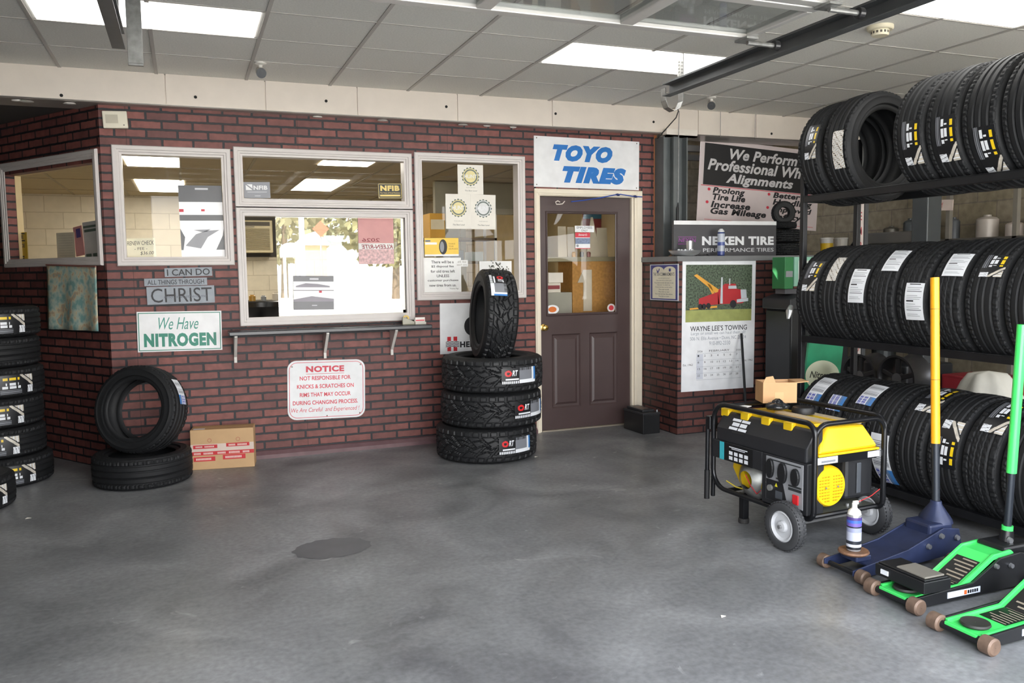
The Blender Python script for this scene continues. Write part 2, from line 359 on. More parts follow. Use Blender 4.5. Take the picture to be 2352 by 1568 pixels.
# beam along the front of the office
b = B(); seams = [onY(x, 215, -.1).x for x in (380, 609, 820, 1050, 1268)]+[6.36, 7.0, 7.9]
xs = [-1.3]+seams+[8.8]
for i in range(len(xs)-1): b.box(xs[i]+.004, xs[i+1]-.004, -.1, .02, 2.637, HC)
b.box(-1.3, 8.8, -.09, .20, 2.6405, HC-.005)
BEAM = struct(b.ob('beam', mat('beam paint', 'DDD3C8', .5, var=.03)), 'pale painted box beam running over the brick wall')
b = B(); b.box(-1.3, 8.8, -.104, -.098, 2.630, 2.641); b.box(-1.3, 8.8, -.104, .21, 2.632, 2.636)
struct(b.ob('metal_edge', mat('beam edge metal', 'B5AFA8', .35, .5), BEAM))
b = B()
for (x, y) in ((141, 219), (449, 223), (749, 232), (1025, 245), (1276, 261), (1501, 280), (1772, 307)):
    q = onY(x, y, -.1); q.z = min(max(q.z, 2.66), 2.84); b.cyl((q.x, -.1035, q.z), (q.x, -.099, q.z), .011, n=12)
struct(b.ob('bolt_hole', mat('black hole', '0A0A0A', .8), BEAM))
# dabs of filler hanging under the beam edge
b = B(); rr = random.Random(3)
for x in (40, 160, 730, 880, 1065, 1120, 1180, 60):
    q = onY(x, 262, -.06); b.lathe([(.001, 0), (.03*rr.uniform(.5, 1.2), .004), (.022, .012), (.001, .016)], Matrix.Translation((q.x, -.04, 2.6155))@Matrix.Scale(1.6, 4, (1, 0, 0)), n=10, cap=True)
struct(b.ob('filler', mat('white filler', 'E4DFD8', .6), BEAM, smooth=True))
# outer walls of the garage
FB = (1.55, 5.3, 2.55); FB2 = (5.85, 8.5, 2.55)
b = B(); holes_wall(b, -1.4, 9.0, 0, HC+.1, -6.35, -6.2, [(FB[0], FB[1], 0, FB[2]), (FB2[0], FB2[1], .9, FB2[2])]); struct(b.ob('wall_front', mat('garage paint', 'B9B4AA', .6)))
b = B(); b.box(8.8, 8.95, -6.3, 2.6, 0, HC+.1); struct(b.ob('wall_right', BLKY))
b = B(); b.box(-.25, -.12, -6.2, 1.955, 0, HC-.001); struct(b.ob('wall_side_shade', mat('dark shade panel', '2E2B29', .75)), 'unseen dark left wall added close in to shade the angled wall')  # unseen wall, placed close and dark to block bounce onto the angled wall
SHOPW = brick_mat('shop block back', '8C8578', '857D6F', '736C60', (1, 0, 0), bw=.4, bh=.2, ms=.007, rough=.7, bump=.25)
b = B(); b.box(6.0, 8.9, 1.9, 2.05, 0, 3.4); struct(b.ob('wall_shop_back', SHOPW), 'block wall at the back of the workshop')
b = B(); b.box(5.99, 8.9, .19, 2.05, 2.97, 3.0)
for i in range(24):
    b.prism([(0, 0), (.04, 0), (.06, .03), (.1, .03), (.1, .035), (0, .035)], lambda a, c, d, x=6.0+i*.12: (x+a, d, 2.93+c), .2, 1.9)
for y in (.6, 1.2): b.box(6.0, 8.8, y, y+.06, 2.6, 2.66); b.box(6.0, 8.8, y, y+.06, 2.86, 2.92)
struct(b.ob('ceiling_shop', mat('grey roof deck', '6E7072', .5, .3)), 'grey ribbed roof deck behind the beam')
b = B(); b.box(-1.4, -.73, 2.55, 2.65, 0, 2.7); struct(b.ob('wall_niche', mat('dark niche', '3A3532', .8)), 'dark wall behind the angled wall')

# ---------------------------------------------------------------- windows
def mould(b, x0, x1, z0, z1, wd=.065, y=-.022, M=None):
    """picture-frame moulding with a stepped profile round an opening"""
    prof = [(0, .012), (0, y+.008), (.006, y), (wd*.45, y), (wd*.52, y+.006), (wd*.7, y+.006), (wd*.78, y+.013), (wd, y+.015), (wd, .012)]
    rings = []
    for (cx, cz, sx_, sz_) in ((x0, z0, 1, 1), (x1, z0, -1, 1), (x1, z1, -1, -1), (x0, z1, 1, -1)):
        r = [Vector((cx+sx_*d, yy, cz+sz_*d)) for d, yy in prof]; rings.append([M @ p for p in r] if M is not None else r)
    b.rings(rings, closed=True)
def jamb(b, x0, x1, z0, z1, y0, y1, t, M=None):
    for q in ((x0, x0+t, z0, z1), (x1-t, x1, z0, z1), (x0+t, x1-t, z0, z0+t), (x0+t, x1-t, z1-t, z1)): b.box(q[0], q[1], y0, y1, q[2], q[3], M)
def window(n, W, label, M=None, pane=GLASS, gin=.058):
    e = struct(empty('window_%d' % n, (0, 0, 0)), label)
    b = B(); mould(b, *W, M=M); b.ob('window_frame', FRAME, e)
    b = B(); jamb(b, W[0]+.051, W[1]-.051, W[2]+.051, W[3]-.051, .0, .11, .012, M); b.ob('window_sash', FRAME, e)
    g = (W[0]+gin, W[1]-gin, W[2]+gin, W[3]-gin)
    b = B(); b.box(g[0], g[1], .05, .055, g[2], g[3], M); b.ob('glass_pane', pane, e)
    return e
window(1, W1, 'white framed fixed office window left of the service window')
window(3, W3, 'white framed office window between the service window and the door')
e = struct(empty('window_2'), 'white framed service window with transom above a sliding pane')
ZR0, ZR1 = 1.885, 1.975
b = B(); mould(b, W2[0], W2[1], ZR1-.055, W2[3]); mould(b, W2[0], W2[1], W2[2], ZR0+.055); b.box(W2[0]+.06, W2[1]-.06, -.012, .11, ZR0-.02, ZR1+.02)
b.box(W2[0]+.05, W2[1]-.05, -.02, .11, W2[2]+.028, W2[2]+.058); b.ob('window_frame', FRAME, e)
b = B(); jamb(b, W2[0]+.051, W2[1]-.051, W2[2]+.031, W2[3]-.051, .002, .11, .012); b.ob('window_sash', FRAME, e)
b = B(); b.box(W2[0]+.063, W2[1]-.063, .05, .055, ZR1+.02, W2[3]-.063); b.ob('glass_pane', GLASS, e, bev=0)
XS = onY(637, 620, .045).x
b = B(); b.box(XS, W2[1]-.066, .045, .051, W2[2]+.09, ZR0-.022); b.ob('sliding_pane', MIRROR, e)
b = B()
for z in (W2[2]+.058, ZR0-.024): b.box(XS, W2[1]-.066, .038, .058, z, z+.03 if z < 1.5 else z+.003)
b.box(W2[1]-.088, W2[1]-.066, .038, .058, W2[2]+.06, ZR0-.022)
b.ob('pane_rail', mat('aluminium rail', 'C9C6BE', .3, .7), e)
e4 = window(4, (a_l, a_r, za-.0, zt), 'office window in the angled wall, seen edge on', M=MA)
# ================================================================ tires
RUB = mat('tire rubber', '17181A', .6, var=.12, scale=14, bump=.08, bscale=120, spec=.35)
RUBT = mat('tread rubber', '1A1B1D', .62, var=.12, scale=20, spec=.3)
RUBA = mat('all terrain tread rubber', '1D1E20', .54, var=.1, scale=20, spec=.4)
def tire_casing(R, W, r0):
    s = R-r0; h = W/2
    out = [(r0+.012, -.34*W), (r0, -.40*W), (r0+.008, -.44*W), (r0+.02, -.45*W), (r0+.03, -.44*W), (r0+.3*s, -.495*W), (r0+.33*s, -.502*W), (r0+.36*s, -.497*W),
           (r0+.52*s, -.5*W), (r0+.66*s, -.493*W), (r0+.68*s, -.5*W), (r0+.71*s, -.49*W), (r0+.84*s, -.468*W), (R-.016, -.44*W), (R-.013, -.43*W)]
    top = [(r, -z) for r, z in reversed(out)]
    inn = [(r0+.03, .33*W), (r0+.4*s, .44*W), (R-.05, .40*W), (R-.026, .3*W), (R-.022, 0), (R-.026, -.3*W), (R-.05, -.40*W), (r0+.4*s, -.44*W), (r0+.03, -.33*W)]
    b = B(); b.lathe(out+[(R-.012, -.3*W), (R-.012, .3*W)]+top+inn, n=72, closed=True)
    bmesh.ops.recalc_face_normals(b.bm, faces=b.bm.faces[:]); me = bpy.data.meshes.new('tire'); b.bm.to_mesh(me); b.bm.free()
    me.materials.append(RUB); me.polygons.foreach_set('use_smooth', [True]*len(me.polygons)); me.set_sharp_from_angle(angle=radians(50)); return me
def tri(x): x = x % 1.0; return 4*abs(x-.5)-1
def ss(a, b_, x): t = min(1, max(0, (x-a)/(b_-a))); return t*t*(3-2*t)
def groove(d, hw): return 1-ss(hw*.7, hw*1.15, abs(d))
def tread_mesh(R, W, style):
    P = []; at = style == 'at'
    nu = 252 if at else (180 if style == 'rib' else 144); nv = 40 if at else 34; h = .46*W
    for i in range(nu):
        th = i/nu; row = []
        for j in range(nv+1):
            v = -1+2*j/nv; z = v*h
            base = R - .006*v*v - .020*max(0, abs(v)-.86)**2/.0196*1.0
            d = 0
            if at:
                p = 36; sg = 1 if v > 0 else -1; t = th*p + (.5 if sg > 0 else 0)
                if abs(v) > .62: d = max(groove(((t+.25*abs(v)) % 1)-.5, .16), groove(abs(v)-.64, .05))
                else:
                    zz = .12*tri(th*18)
                    d = max(groove(v-zz, .05), groove(abs(v)-.34-.09*tri(th*18+.25), .04)*.9, groove(((th*22+v*1.1*sg+.3*sg) % 1)-.5, .11))
                if abs(v) > .93: d *= .6
                row_r = base-.012*d
            else:
                gs = (.62, .22) if style == 'rib' else (.55, .18)
                d = max(groove(abs(v)-g, .05) for g in gs)
                p = 72 if style == 'rib' else 60
                if abs(v) > gs[0]+.06: d = max(d, .75*groove(((th*p+.3*abs(v)) % 1)-.5, .17))
                elif style == 'sipe' and abs(v) < .5: d = max(d, .5*groove(((th*48+v*.8) % 1)-.5, .14))
                row_r = base-.008*d
            a = 2*pi*th; row.append(Vector((row_r*cos(a), row_r*sin(a), z)))
        e0, e1 = row[0], row[-1]
        def inn(p, k): q = p.copy(); l = Vector((q.x, q.y)).length; q.x *= (R-.028)/l; q.y *= (R-.028)/l; q.z *= k; return q
        P.append([inn(e0, 1.015)]+row+[inn(e1, 1.015)])
    b = B(); b.grid(P, closed_u=True); bmesh.ops.recalc_face_normals(b.bm, faces=b.bm.faces[:])
    me = bpy.data.meshes.new('tread'); b.bm.to_mesh(me); b.bm.free(); me.materials.append(RUBA if at else RUBT); return me
_tm = {}
PW = mat('paper white', 'E6E9EE', .4, var=.02); PK = mat('print black', '17181B', .4, var=.05); PG = mat('print grey', '7C7F86', .4, var=.05); PB = mat('print blue', '3E7FC4', .35, var=.05)
PY = mat('print yellow', 'E8C51E', .35, var=.05); PRD = mat('print red', 'D02A2E', .35, var=.05); PS = mat('print silver', 'CFC8BC', .35, .1, var=.2, scale=30); PLB = mat('print indigo', '4A55B0', .35, var=.1)
LM = [PW, PK, PG, PB, PY, PRD, PS, PLB]
def lab_white(u, v):          # u along the circumference from the top, v across
    if u < .07: return 1 if .2 < v < .8 and .02 < u < .05 else 0
    for k, (a, l) in enumerate(((.12, .8), (.17, .7), (.22, .8), (.33, .6), (.38, .8), (.43, .75), (.56, .5), (.62, .8), (.67, .7), (.72, .8), (.83, .6), (.88, .7))):
        if a < u < a+.014: return 2 if .1 < v < .1+l else 0
    return 1 if .47 < u < .5 and .1 < v < .5 else 0
def lab_wb(u, v):
    if u > .66:
        if v > .62: return 3 if v > .8 else (2 if (u*90) % 2 < 1 else 3)
        return 7 if (int(u*110) % 3) and .05 < v < .56 and not (.27 < v < .33) else 0
    return 2 if int(u*60) % 2 and .08 < v < .92 and int(u*10) % 3 else 0
def lab_blue(u, v): return lab_wb(.66+.34*u, v)
def lab_chev(u, v):           # black sticker: grey, white, yellow bands, silver chevron, white square
    if .03 < v < .24 and u < .62: return 2 if (v*40) % 2 < 1.3 else 1
    if u < .58:
        k = (int(u*46)*7919) % 11
        if .29 < v < .43: return 0 if .06 < u and k > 1 else 1
        if .48 < v < .60: return 0 if .16 < u < .52 and k > 2 else 1
        if .72 < v < .86: return 4 if .08 < u < .56 and k > 1 else 1
        return 1
    w_ = (u-.58)/.42
    if w_ > .55 and .02 < v < .40: return 0 if (int(u*60)+int(v*9)) % 5 else 2
    if .02 < w_ and 0 < v-(.95-.62*w_) < .17: return 6
    if v > .50+.15*w_ and v-(.95-.62*w_) > .24 and v < .97: return 6 if (w_*9) % 2 < 1.4 else 0
    return 1
def lab_silver(u, v): return 6 if (int(u*40)+int(v*9)) % 3 else (0 if (int(u*23)*7+int(v*9)) % 4 else 1)
def lab_rt(u, v):             # wide, printed along the circumference: black field with red mark, grey block, blue end
    if v < .16: return 0 if u > .5 or int(u*40) % 2 else 1
    if u < .47: return 5 if ((u-.17)/.09)**2+((v-.66)/.2)**2 < 1 and not ((u-.17)/.04)**2+((v-.66)/.09)**2 < 1 else (0 if (.1 < u < .45 and .24 < v < .32) else 1)
    if u > .93: return 3
    if u > .86 or v < .24: return 0
    return 2 if v < .84 else (1 if int(u*50) % 2 else 2)
def add_label(root, R, W, a0, a1, z0, z1, fn, nu=84, nv=30, text=None, lab=None):
    b = B(); P = []; rr = R+.0035
    for i in range(nu+1):
        a = a0+(a1-a0)*i/nu
        P.append([Vector(((rr-.006*(z/(.46*W))**2)*cos(a), (rr-.006*(z/(.46*W))**2)*sin(a), z)) for z in [z0+(z1-z0)*j/nv for j in range(nv+1)]])
    fs = b.grid(P); k = 0
    for i in range(nu):
        for j in range(nv): fs[k].material_index = fn((i+.5)/nu, (j+.5)/nv); k += 1
    if text:
        s, u0, u1, v0, v1, mi = text; b.mi = mi
        def wrap(x, y):
            a = a0+(a1-a0)*x; z = z0+(z1-z0)*y; q = rr+.0012-.006*(z/(.46*W))**2; return (q*cos(a), q*sin(a), z)
        put_text(b, s, u0, u1, v0, v1, bold=.03, shear=.25, f=wrap)
    o = b.ob('tread_sticker', LM, root.children[0], fix=False); o['label'] = lab or 'paper sticker on the tread'; return o
def tire(label, group, R, W, r0, style, M):
    k = (R, W, r0, style)
    if k not in _tm: _tm[k] = (tire_casing(R, W, r0), tread_mesh(R, W, style))
    o = bpy.data.objects.new('tire', _tm[k][0]); COL.objects.link(o); o.matrix_world = M; tag(o, label, 'tire', group)
    t = bpy.data.objects.new('tread', _tm[k][1]); COL.objects.link(t); t.parent = o
    return o
def axis_M(c, ax, up=(0, 0, 1)):
    """local z -> ax, local x -> horizontal-ish reference so that angle 0 points along `up` made square to ax"""
    z = Vector(ax).normalized(); x = Vector(up); x = (x-z*x.dot(z)).normalized(); y = z.cross(x)
    m = Matrix((x, y, z)).transposed().to_4x4(); m.translation = Vector(c); return m
def hit(M, R, px, py):
    """angle and height at which the pixel's ray meets the tire's outside"""
    Mi = M.inverted(); o = Mi @ CAM; d = (Mi.to_3x3() @ ray(px, py)); A = d.x**2+d.y**2; Bq = 2*(o.x*d.x+o.y*d.y); Cq = o.x**2+o.y**2-R*R
    D = Bq*Bq-4*A*Cq; t = (-Bq-sqrt(max(D, 0)))/(2*A); p = o+d*t; return atan2(p.y, p.x), p.z
# ---------------------------------------------------------------- rack
RKX = 5.83; RKD = .46; RKY0 = -2.125; RKY1 = -4.62
BLKST = mat('black rack steel', '1C1D20', .38, .3, var=.2, scale=10)
rk = empty('tire_rack', (RKX, RKY0, 0)); tag(rk, 'tall black steel tire rack with three tiers of tires along the right side', 'rack')
LV = (.085, .945, 1.875)
for y in (0, RKY1-RKY0):
    for x in (.0, RKD):
        b = B(); b.box(x-.018, x+.018, y-.018, y+.018, 0, 2.29); b.ob('post', BLKST, rk, bev=.004)
for z in LV:
    for x in (0, RKD):
        b = B(); b.box(x-.018, x+.018, RKY1-RKY0+.021, -.021, z-.022, z+.022); b.box(x-.021, x+.021, RKY1-RKY0+.021, -.021, z+.018, z+.024); b.ob('rail', BLKST, rk, bev=.004)
    for y in (0, RKY1-RKY0):
        b = B(); b.box(.021, RKD-.021, y-.015, y+.015, z-.02, z+.02); b.ob('crossbar', BLKST, rk, bev=.004)
XC = RKX+RKD/2
def zc(level, R):      # the tire drops between the two rails until it touches them
    return LV[level]+.024+sqrt(R*R-(RKD/2-.021)**2)
def rack_tire(level, y, R, W, style, label, lb=None, tilt=0.0, r0=None):
    M = axis_M((XC, y, zc(level, R)), (sin(tilt), -cos(tilt), 0), (-1, 0, 0))
    o = tire(label, ['tires on the bottom tier', 'tires on the middle tier', 'tires on the top tier'][level], R, W, r0 or R*.66, style, M)
    if lb:
        fn, p0, p1, wd = lb[:4]; a0, z0 = hit(M, R, *p0); a1, z1 = hit(M, R, *p1); wd = min(wd, .62*W); lim = .45*W-wd/2; zm = max(-lim, min(lim, (z0+z1)/2)); flip = len(lb) > 4 and lb[4]
        q = (zm-wd/2, zm+wd/2) if not flip else (zm+wd/2, zm-wd/2)
        add_label(o, R, W, a0, a1, q[0], q[1], fn, lab=lb[5] if len(lb) > 5 else None)
    return o
# middle tier
mid = [(-2.262, .335, .205, 'rib', (lab_chev, (1898, 600), (1856, 668), .12), 'rib tread tire on the middle tier against the far post, with a dark striped sticker'),
       (-2.472, .335, .205, 'rib', (lab_silver, (1945, 592), (1900, 645), .08), 'tire on the middle tier with a crumpled silver sticker high on its tread'),
       (-2.68, .335, .205, 'sipe', (lab_white, (1985, 618), (1972, 695), .12), 'tire on the middle tier with an upright white sticker, third from the far post'),
       (-2.893, .338, .215, 'sipe', (lab_white, (2098, 575), (2062, 622), .12), 'tire on the middle tier with a white sticker over its top, fourth from the post'),
       (-3.11, .338, .215, 'sipe', (lab_white, (2120, 650), (2112, 735), .12), 'tire on the middle tier with a long creased white sticker beside the yellow jack handle'),
       (-3.335, .338, .215, 'sipe', (lab_white, (2262, 582), (2212, 634), .13), 'tire on the middle tier with a slanted white sticker, just past the yellow jack handle'),
       (-3.56, .338, .215, 'rib', (lab_chev, (2345, 585), (2300, 636), .15), 'tire on the middle tier with a silver chevron sticker, second last at the right edge'),
       (-3.785, .338, .215, 'rib', None, 'plain tire on the middle tier at the right edge of the photo')]
for y, R, W, st, lb, nm in mid: rack_tire(1, y, R, W, st, nm, lb)
bot = [(-2.262, .335, .205, 'sipe', (lab_wb, (1925, 872), (1870, 930), .12), 'tire on the bottom tier with a white and blue sticker, behind the open carton'),
       (-2.472, .335, .205, 'sipe', (lab_blue, (1950, 912), (1926, 945), .12), 'tire on the bottom tier with a short blue sticker above the generator frame'),
       (-2.682, .335, .21, 'sipe', (lab_wb, (2070, 893), (1998, 932), .12), 'tire on the bottom tier with a white and blue sticker lying across its top'),
       (-2.897, .338, .215, 'rib', (lab_wb, (2048, 1002), (2050, 1110), .13), 'tire on the bottom tier with a long upright white and blue sticker'),
       (-3.125, .338, .215, 'rib', (lab_chev, (2205, 897), (2135, 948), .13), 'tire on the bottom tier, its sticker half hidden by the yellow jack handle'),
       (-3.35, .338, .215, 'rib', (lab_chev, (2185, 1078), (2210, 970), .13), 'tire on the bottom tier with an upright chevron sticker right of the yellow jack handle'),
       (-3.575, .338, .215, 'sipe', (lab_chev, (2345, 930), (2280, 995), .15), 'tire on the bottom tier with a chevron sticker left of the green jack handle'),
       (-3.80, .338, .215, 'rib', None, 'plain tire on the bottom tier behind the green jack handle')]
for y, R, W, st, lb, nm in bot: rack_tire(0, y, R, W, st, nm, lb)
top = [(-2.26, .34, .2, 'rib', (lab_chev, (1898, 282), (1862, 365), .10), 'tire on the top tier against the far post, with a bright striped sticker', 0),
       (-2.49, .345, .205, 'rib', (lab_silver, (1938, 298), (1920, 388), .08), 'tire on the top tier with an open hub hole facing the room', .06),
       (-3.06, .345, .215, 'rib', (lab_chev, (2150, 265), (2140, 372), .12), 'tire on the top tier with a tall striped sticker, first right of the empty gap', 0),
       (-3.285, .345, .215, 'rib', (lab_chev, (2225, 255), (2218, 365), .12), 'tire on the top tier with a tall striped sticker, second right of the empty gap', 0),
       (-3.51, .345, .215, 'rib', (lab_chev, (2300, 282), (2320, 395), .12), 'tire on the top tier with a tall striped sticker, third right of the empty gap', 0),
       (-3.735, .345, .215, 'rib', None, 'plain tire on the top tier in the right corner of the photo', 0)]
for y, R, W, st, lb, nm, tl in top: rack_tire(2, y, R, W, st, nm, lb, tl)
# ---------------------------------------------------------------- all-terrain stack beside the door
vd = (Vector((4.1, -.60, 0))-Vector((CAM.x, CAM.y, 0))).normalized(); vr = Vector((vd.y, -vd.x, 0))
RA, WA, r0A = .392, .26, .235
def lying(c, R, z, W, label, group, r0, style, rot=0.0, tilt=(0, 0)):
    M = Matrix.Translation((c[0], c[1], z+W/2)) @ Matrix.Rotation(rot, 4, 'Z')
    return tire(label, group, R, W, r0, style, M), M
GA = 'all terrain tires piled beside the door'
for k, (dx, px0, px1, rot, nm) in enumerate(((-.01, 1146, 1216, .1, 'all terrain tire lying at the bottom of the pile beside the door'), (.03, 1182, 1241, .5, 'all terrain tire lying in the middle of the pile beside the door'), (.042, 1152, 1228, .9, 'all terrain tire lying on top of the pile, under the standing one'))):
    c = Vector((4.1, -.60, 0))+vr*dx
    o, M = lying(c, RA, .0+WA*1.008*k, WA, nm, GA, r0A, 'at', rot)
    yy = (1034, 955, 880)[k]; a0, z0 = hit(M, RA, px0, yy); a1, z1 = hit(M, RA, px1, yy); 
    add_label(o, RA, WA, a0, a1, -.055, .06, lab_rt, nu=60, text=('RT', .27, .42, .5, .86, 0), lab='black, grey and blue sticker with a red mark')
nr = (-vr*cos(radians(12)) - vd*sin(radians(12))).normalized()
ax = (nr*cos(radians(4)) + UP*sin(radians(4))).normalized()
M = axis_M(Vector((4.1, -.60, WA*3.02+.357-.06))+vr*.055, -ax)
o = tire('all terrain tire standing upright on top of the pile beside the door', GA, .357, .25, .225, 'at', M)
a0, z0 = hit(M, .357, 1140, 632); a1, z1 = hit(M, .357, 1165, 680); add_label(o, .357, .25, a0, a1, z0-.06, z0+.06, lab_rt, nu=60, text=('RT', .27, .42, .5, .86, 0), lab='black sticker with a red mark')
# ---------------------------------------------------------------- pair of used tires by the carton
c = Vector((1.62, -.375, 0)); G3 = 'two worn tires by the carton'
lying(c, .325, 0, .215, 'worn tire lying flat on the floor beside the small carton', G3, .215, 'rib')
fw = (Vector((CAM.x, CAM.y, 0))-c).normalized(); lf = Vector((fw.y, -fw.x, 0)) # lf: towards viewer's left
lf = Vector((-fw.y, fw.x, 0)) if Vector((-fw.y, fw.x, 0)).dot(CR) < 0 else lf
ax = (fw*cos(radians(33))+lf*sin(radians(33))+UP*.22).normalized()
M = axis_M(Vector((1.625, -.335, .203+.290)), ax)
o = tire('worn tire leaning upright on the flat one, showing its open hub', G3, .308, .205, .2, 'rib', M)
a1, z1 = hit(M, .308, 398, 926); zz = -.01; a0 = max((a1+.62, a1-.62), key=lambda t: (M @ Vector((cos(t), sin(t), 0))).z); add_label(o, .308, .205, a0, a1, zz-.035, zz+.04, lab_wb, lab='white and violet sticker')
# ---------------------------------------------------------------- stacks cut by the left edge of the photo
G4 = 'tires piled at the left edge'
F1 = onZ(-8, 1128, 0); d1 = Vector((F1.x-CAM.x, F1.y-CAM.y, 0)).normalized(); C1 = F1+d1*.33
nmz = ('at the bottom', 'second from the floor', 'third from the floor', 'fourth from the floor', 'second from the top', 'topmost')
for k in range(6):
    off = (.03, -.005, -.01, .005, -.01, .0)[k]
    o, M = lying((C1.x+off, C1.y, 0), .335, k*.205, .202, 'tire lying in the pile at the left edge of the photo, %s' % nmz[k], G4, .215, 'rib', k*.4)
    yy = 1106-k*62
    if k != 4:
        xr = (82, 45, 55, 75, 0, 56)[k]; ry = (1092, 1028, 960, 897, 0, 740)[k]
        a1, z1 = hit(M, .335, xr, ry); add_label(o, .335, .202, a1-.66, a1, -.075, .055, lambda u, v: lab_chev(u, 1-(1-v)), lab='black sticker with yellow and white bands and a silver chevron')
F2 = onZ(-102, 1197, 0); d2 = Vector((F2.x-CAM.x, F2.y-CAM.y, 0)).normalized(); C2 = F2+d2*.33
o, M = lying((C2.x, C2.y, 0), .335, 0, .205, 'tire lying alone on the floor at the lower left edge, in front of the pile', G4, .215, 'rib')
a1, z1 = hit(M, .335, 16, 1140); add_label(o, .335, .205, a1-.66, a1, -.07, .06, lab_chev, lab='black sticker with yellow and white bands')
# ================================================================ signs and papers on the front wall
def wsign(name, label, cat, corners, y=0.0, **k): return Sign(name, label, cat, corners, (0, y, 0), RX, **k)
INK = mat('black ink', '1E1E22', .5); RED = mat('sign red', 'D2374A', .45); BLUE = mat('sign blue', '1F74C4', .4); GRN = mat('sign green', '14806A', .4); WHT = mat('sign white', 'E9EAEC', .35)
GRY = mat('sign grey', '8F9196', .5)
SCR = mat('screw head', '77706A', .4, .6)
def screws(s, uv, r=.006):
    b = B()
    for u, v in uv: x, y = s.xy(u, v); b.cyl((x, y, 0), (x, y, .003), r, r*.7, n=10)
    b.ob('screw', SCR, s.o, M=Matrix.Translation((0, 0, s.th)))
# TOYO TIRES
s = wsign('metal_sign', 'large white metal sign with blue lettering above the door', 'sign', [(1225, 311), (1467, 326), (1467, 437), (1226, 429)], th=.006, bev=.002)
s.text([('TOYO', .17, .735, .145, .475, dict(bold=.085, shear=.28)), ('TIRES', .26, .87, .565, .90, dict(bold=.085, shear=.28))], BLUE)
screws(s, [(.025, .04), (.975, .04), (.025, .955), (.975, .955)])
# NITROGEN
s = wsign('metal_sign', 'white sign with green lettering hung below the word boards', 'sign', [(313, 716), (508, 713), (511, 803), (317, 809)], th=.006, bev=.002)
s.text([('NITROGEN', .075, .93, .54, .88, dict(bold=.06))], GRN)
s.text([('We Have', .25, .72, .15, .45, dict(bold=.0, shear=.35))], mat('script green', '2E8C7C', .4), 'script_lettering')
t = .012
s.rects('border_line', [(.015, .985, .03, .05), (.015, .985, .95, .97), (.015, .025, .03, .97), (.975, .985, .03, .97)], GRN)
# word boards
WB = mat('weathered board', '9AA0A8', .6, var=.12, scale=16)
s = wsign('word_board', 'narrow grey board at the top of the set of three word boards', 'plaque', [(378, 616), (486, 613), (488, 633), (378, 636)], th=.015, mats=WB); s.text([('I CAN DO', .05, .95, .14, .88, dict(bold=.012))], INK)
s = wsign('word_board', 'long grey board in the middle of the three word boards', 'plaque', [(331, 640), (474, 637), (477, 654), (332, 657)], th=.015, mats=WB); s.text([('ALL THINGS THROUGH', .05, .95, .2, .82, dict(bold=.005))], INK)
s = wsign('word_board', 'tall grey board at the bottom of the three word boards', 'plaque', [(336, 659), (491, 655), (494, 694), (339, 700)], th=.018, mats=WB); s.text([('CHRIST', .06, .96, .1, .9, dict(bold=.0))], INK)
s.text([('who strengthens me', .25, .88, .5, .72, dict(bold=-.005, shear=.3))], mat('faint ink', '5A5D63', .5), 'small_lettering', lift=.0014)
# NOTICE
s = wsign('notice_sign', 'white rounded notice sign with red lettering below the service counter', 'sign', [(657, 829), (837, 824), (839, 956), (663, 965)], th=.005, rnd=.07)
def ring(b, s_, ins, wdt, r):
    w_, h = s_.w/2-ins, s_.h/2-ins; o = []
    for ww, hh, q in ((w_, h, r), (w_-wdt, h-wdt, r-wdt)):
        p = []
        for cx, cy, a0 in ((ww-q, hh-q, 0), (-ww+q, hh-q, 90), (-ww+q, -hh+q, 180), (ww-q, -hh+q, 270)):
            p += [Vector((cx+q*cos(radians(a0+t*15)), cy+q*sin(radians(a0+t*15)), 0)) for t in range(7)]
        o.append(p)
    b.rings(o, cap=False)
s.part('border_line', lambda b, q: ring(b, q, .014, .004, .06), RED)
s.text([('NOTICE', .235, .725, .095, .20, dict(bold=.05)), ('NOT RESPONSIBLE FOR', .155, .81, .265, .335), ('KNICKS & SCRATCHES ON', .12, .85, .405, .475), ('RIMS THAT MAY OCCUR', .155, .81, .545, .615), ('DURING CHANGING PROCESS.', .065, .905, .68, .75),
        ('We Are Careful  and Experienced !', .045, .925, .80, .895, dict(bold=.0, shear=.25))], RED)
s.rects('underline', [(.235, .725, .225, .232)], RED)
screws(s, [(.06, .1), (.5, .95), (.93, .93), (.94, .09)])
# HERCULES
s = wsign('metal_sign', 'white sign half hidden behind the standing all terrain tire', 'sign', [(1008, 697), (1150, 694), (1150, 808), (1012, 813)], th=.005)
RB = mat('mark red', 'C8242F', .4)
s.rects('emblem', [(.115, .175, .66, .745), (.215, .275, .66, .745), (.115, .175, .865, .945), (.215, .275, .865, .945)], RB)
def waves(b, q):
    for k in range(4):
        for i in range(16):
            u0, u1 = .09+.0135*i, .09+.0135*(i+1); y0 = .755+.03*k+.008*sin(u0*90); y1 = .755+.03*k+.008*sin(u1*90)
            b.quad(*[(*q.xy(a, c), 0) for a, c in ((u0, y0+.014), (u1, y1+.014), (u1, y1), (u0, y0))])
s.part('wavy_lines', waves, INK)
s.text([('HERCULES', .32, .95, .76, .88, dict(bold=.05))], INK)
def blob(b, q):
    b.bm.faces.new([b.bm.verts.new((*q.xy(u, v), 0)) for u, v in disc(.52, .46, .13, .19)])
s.part('mascot_shape', blob, INK); 
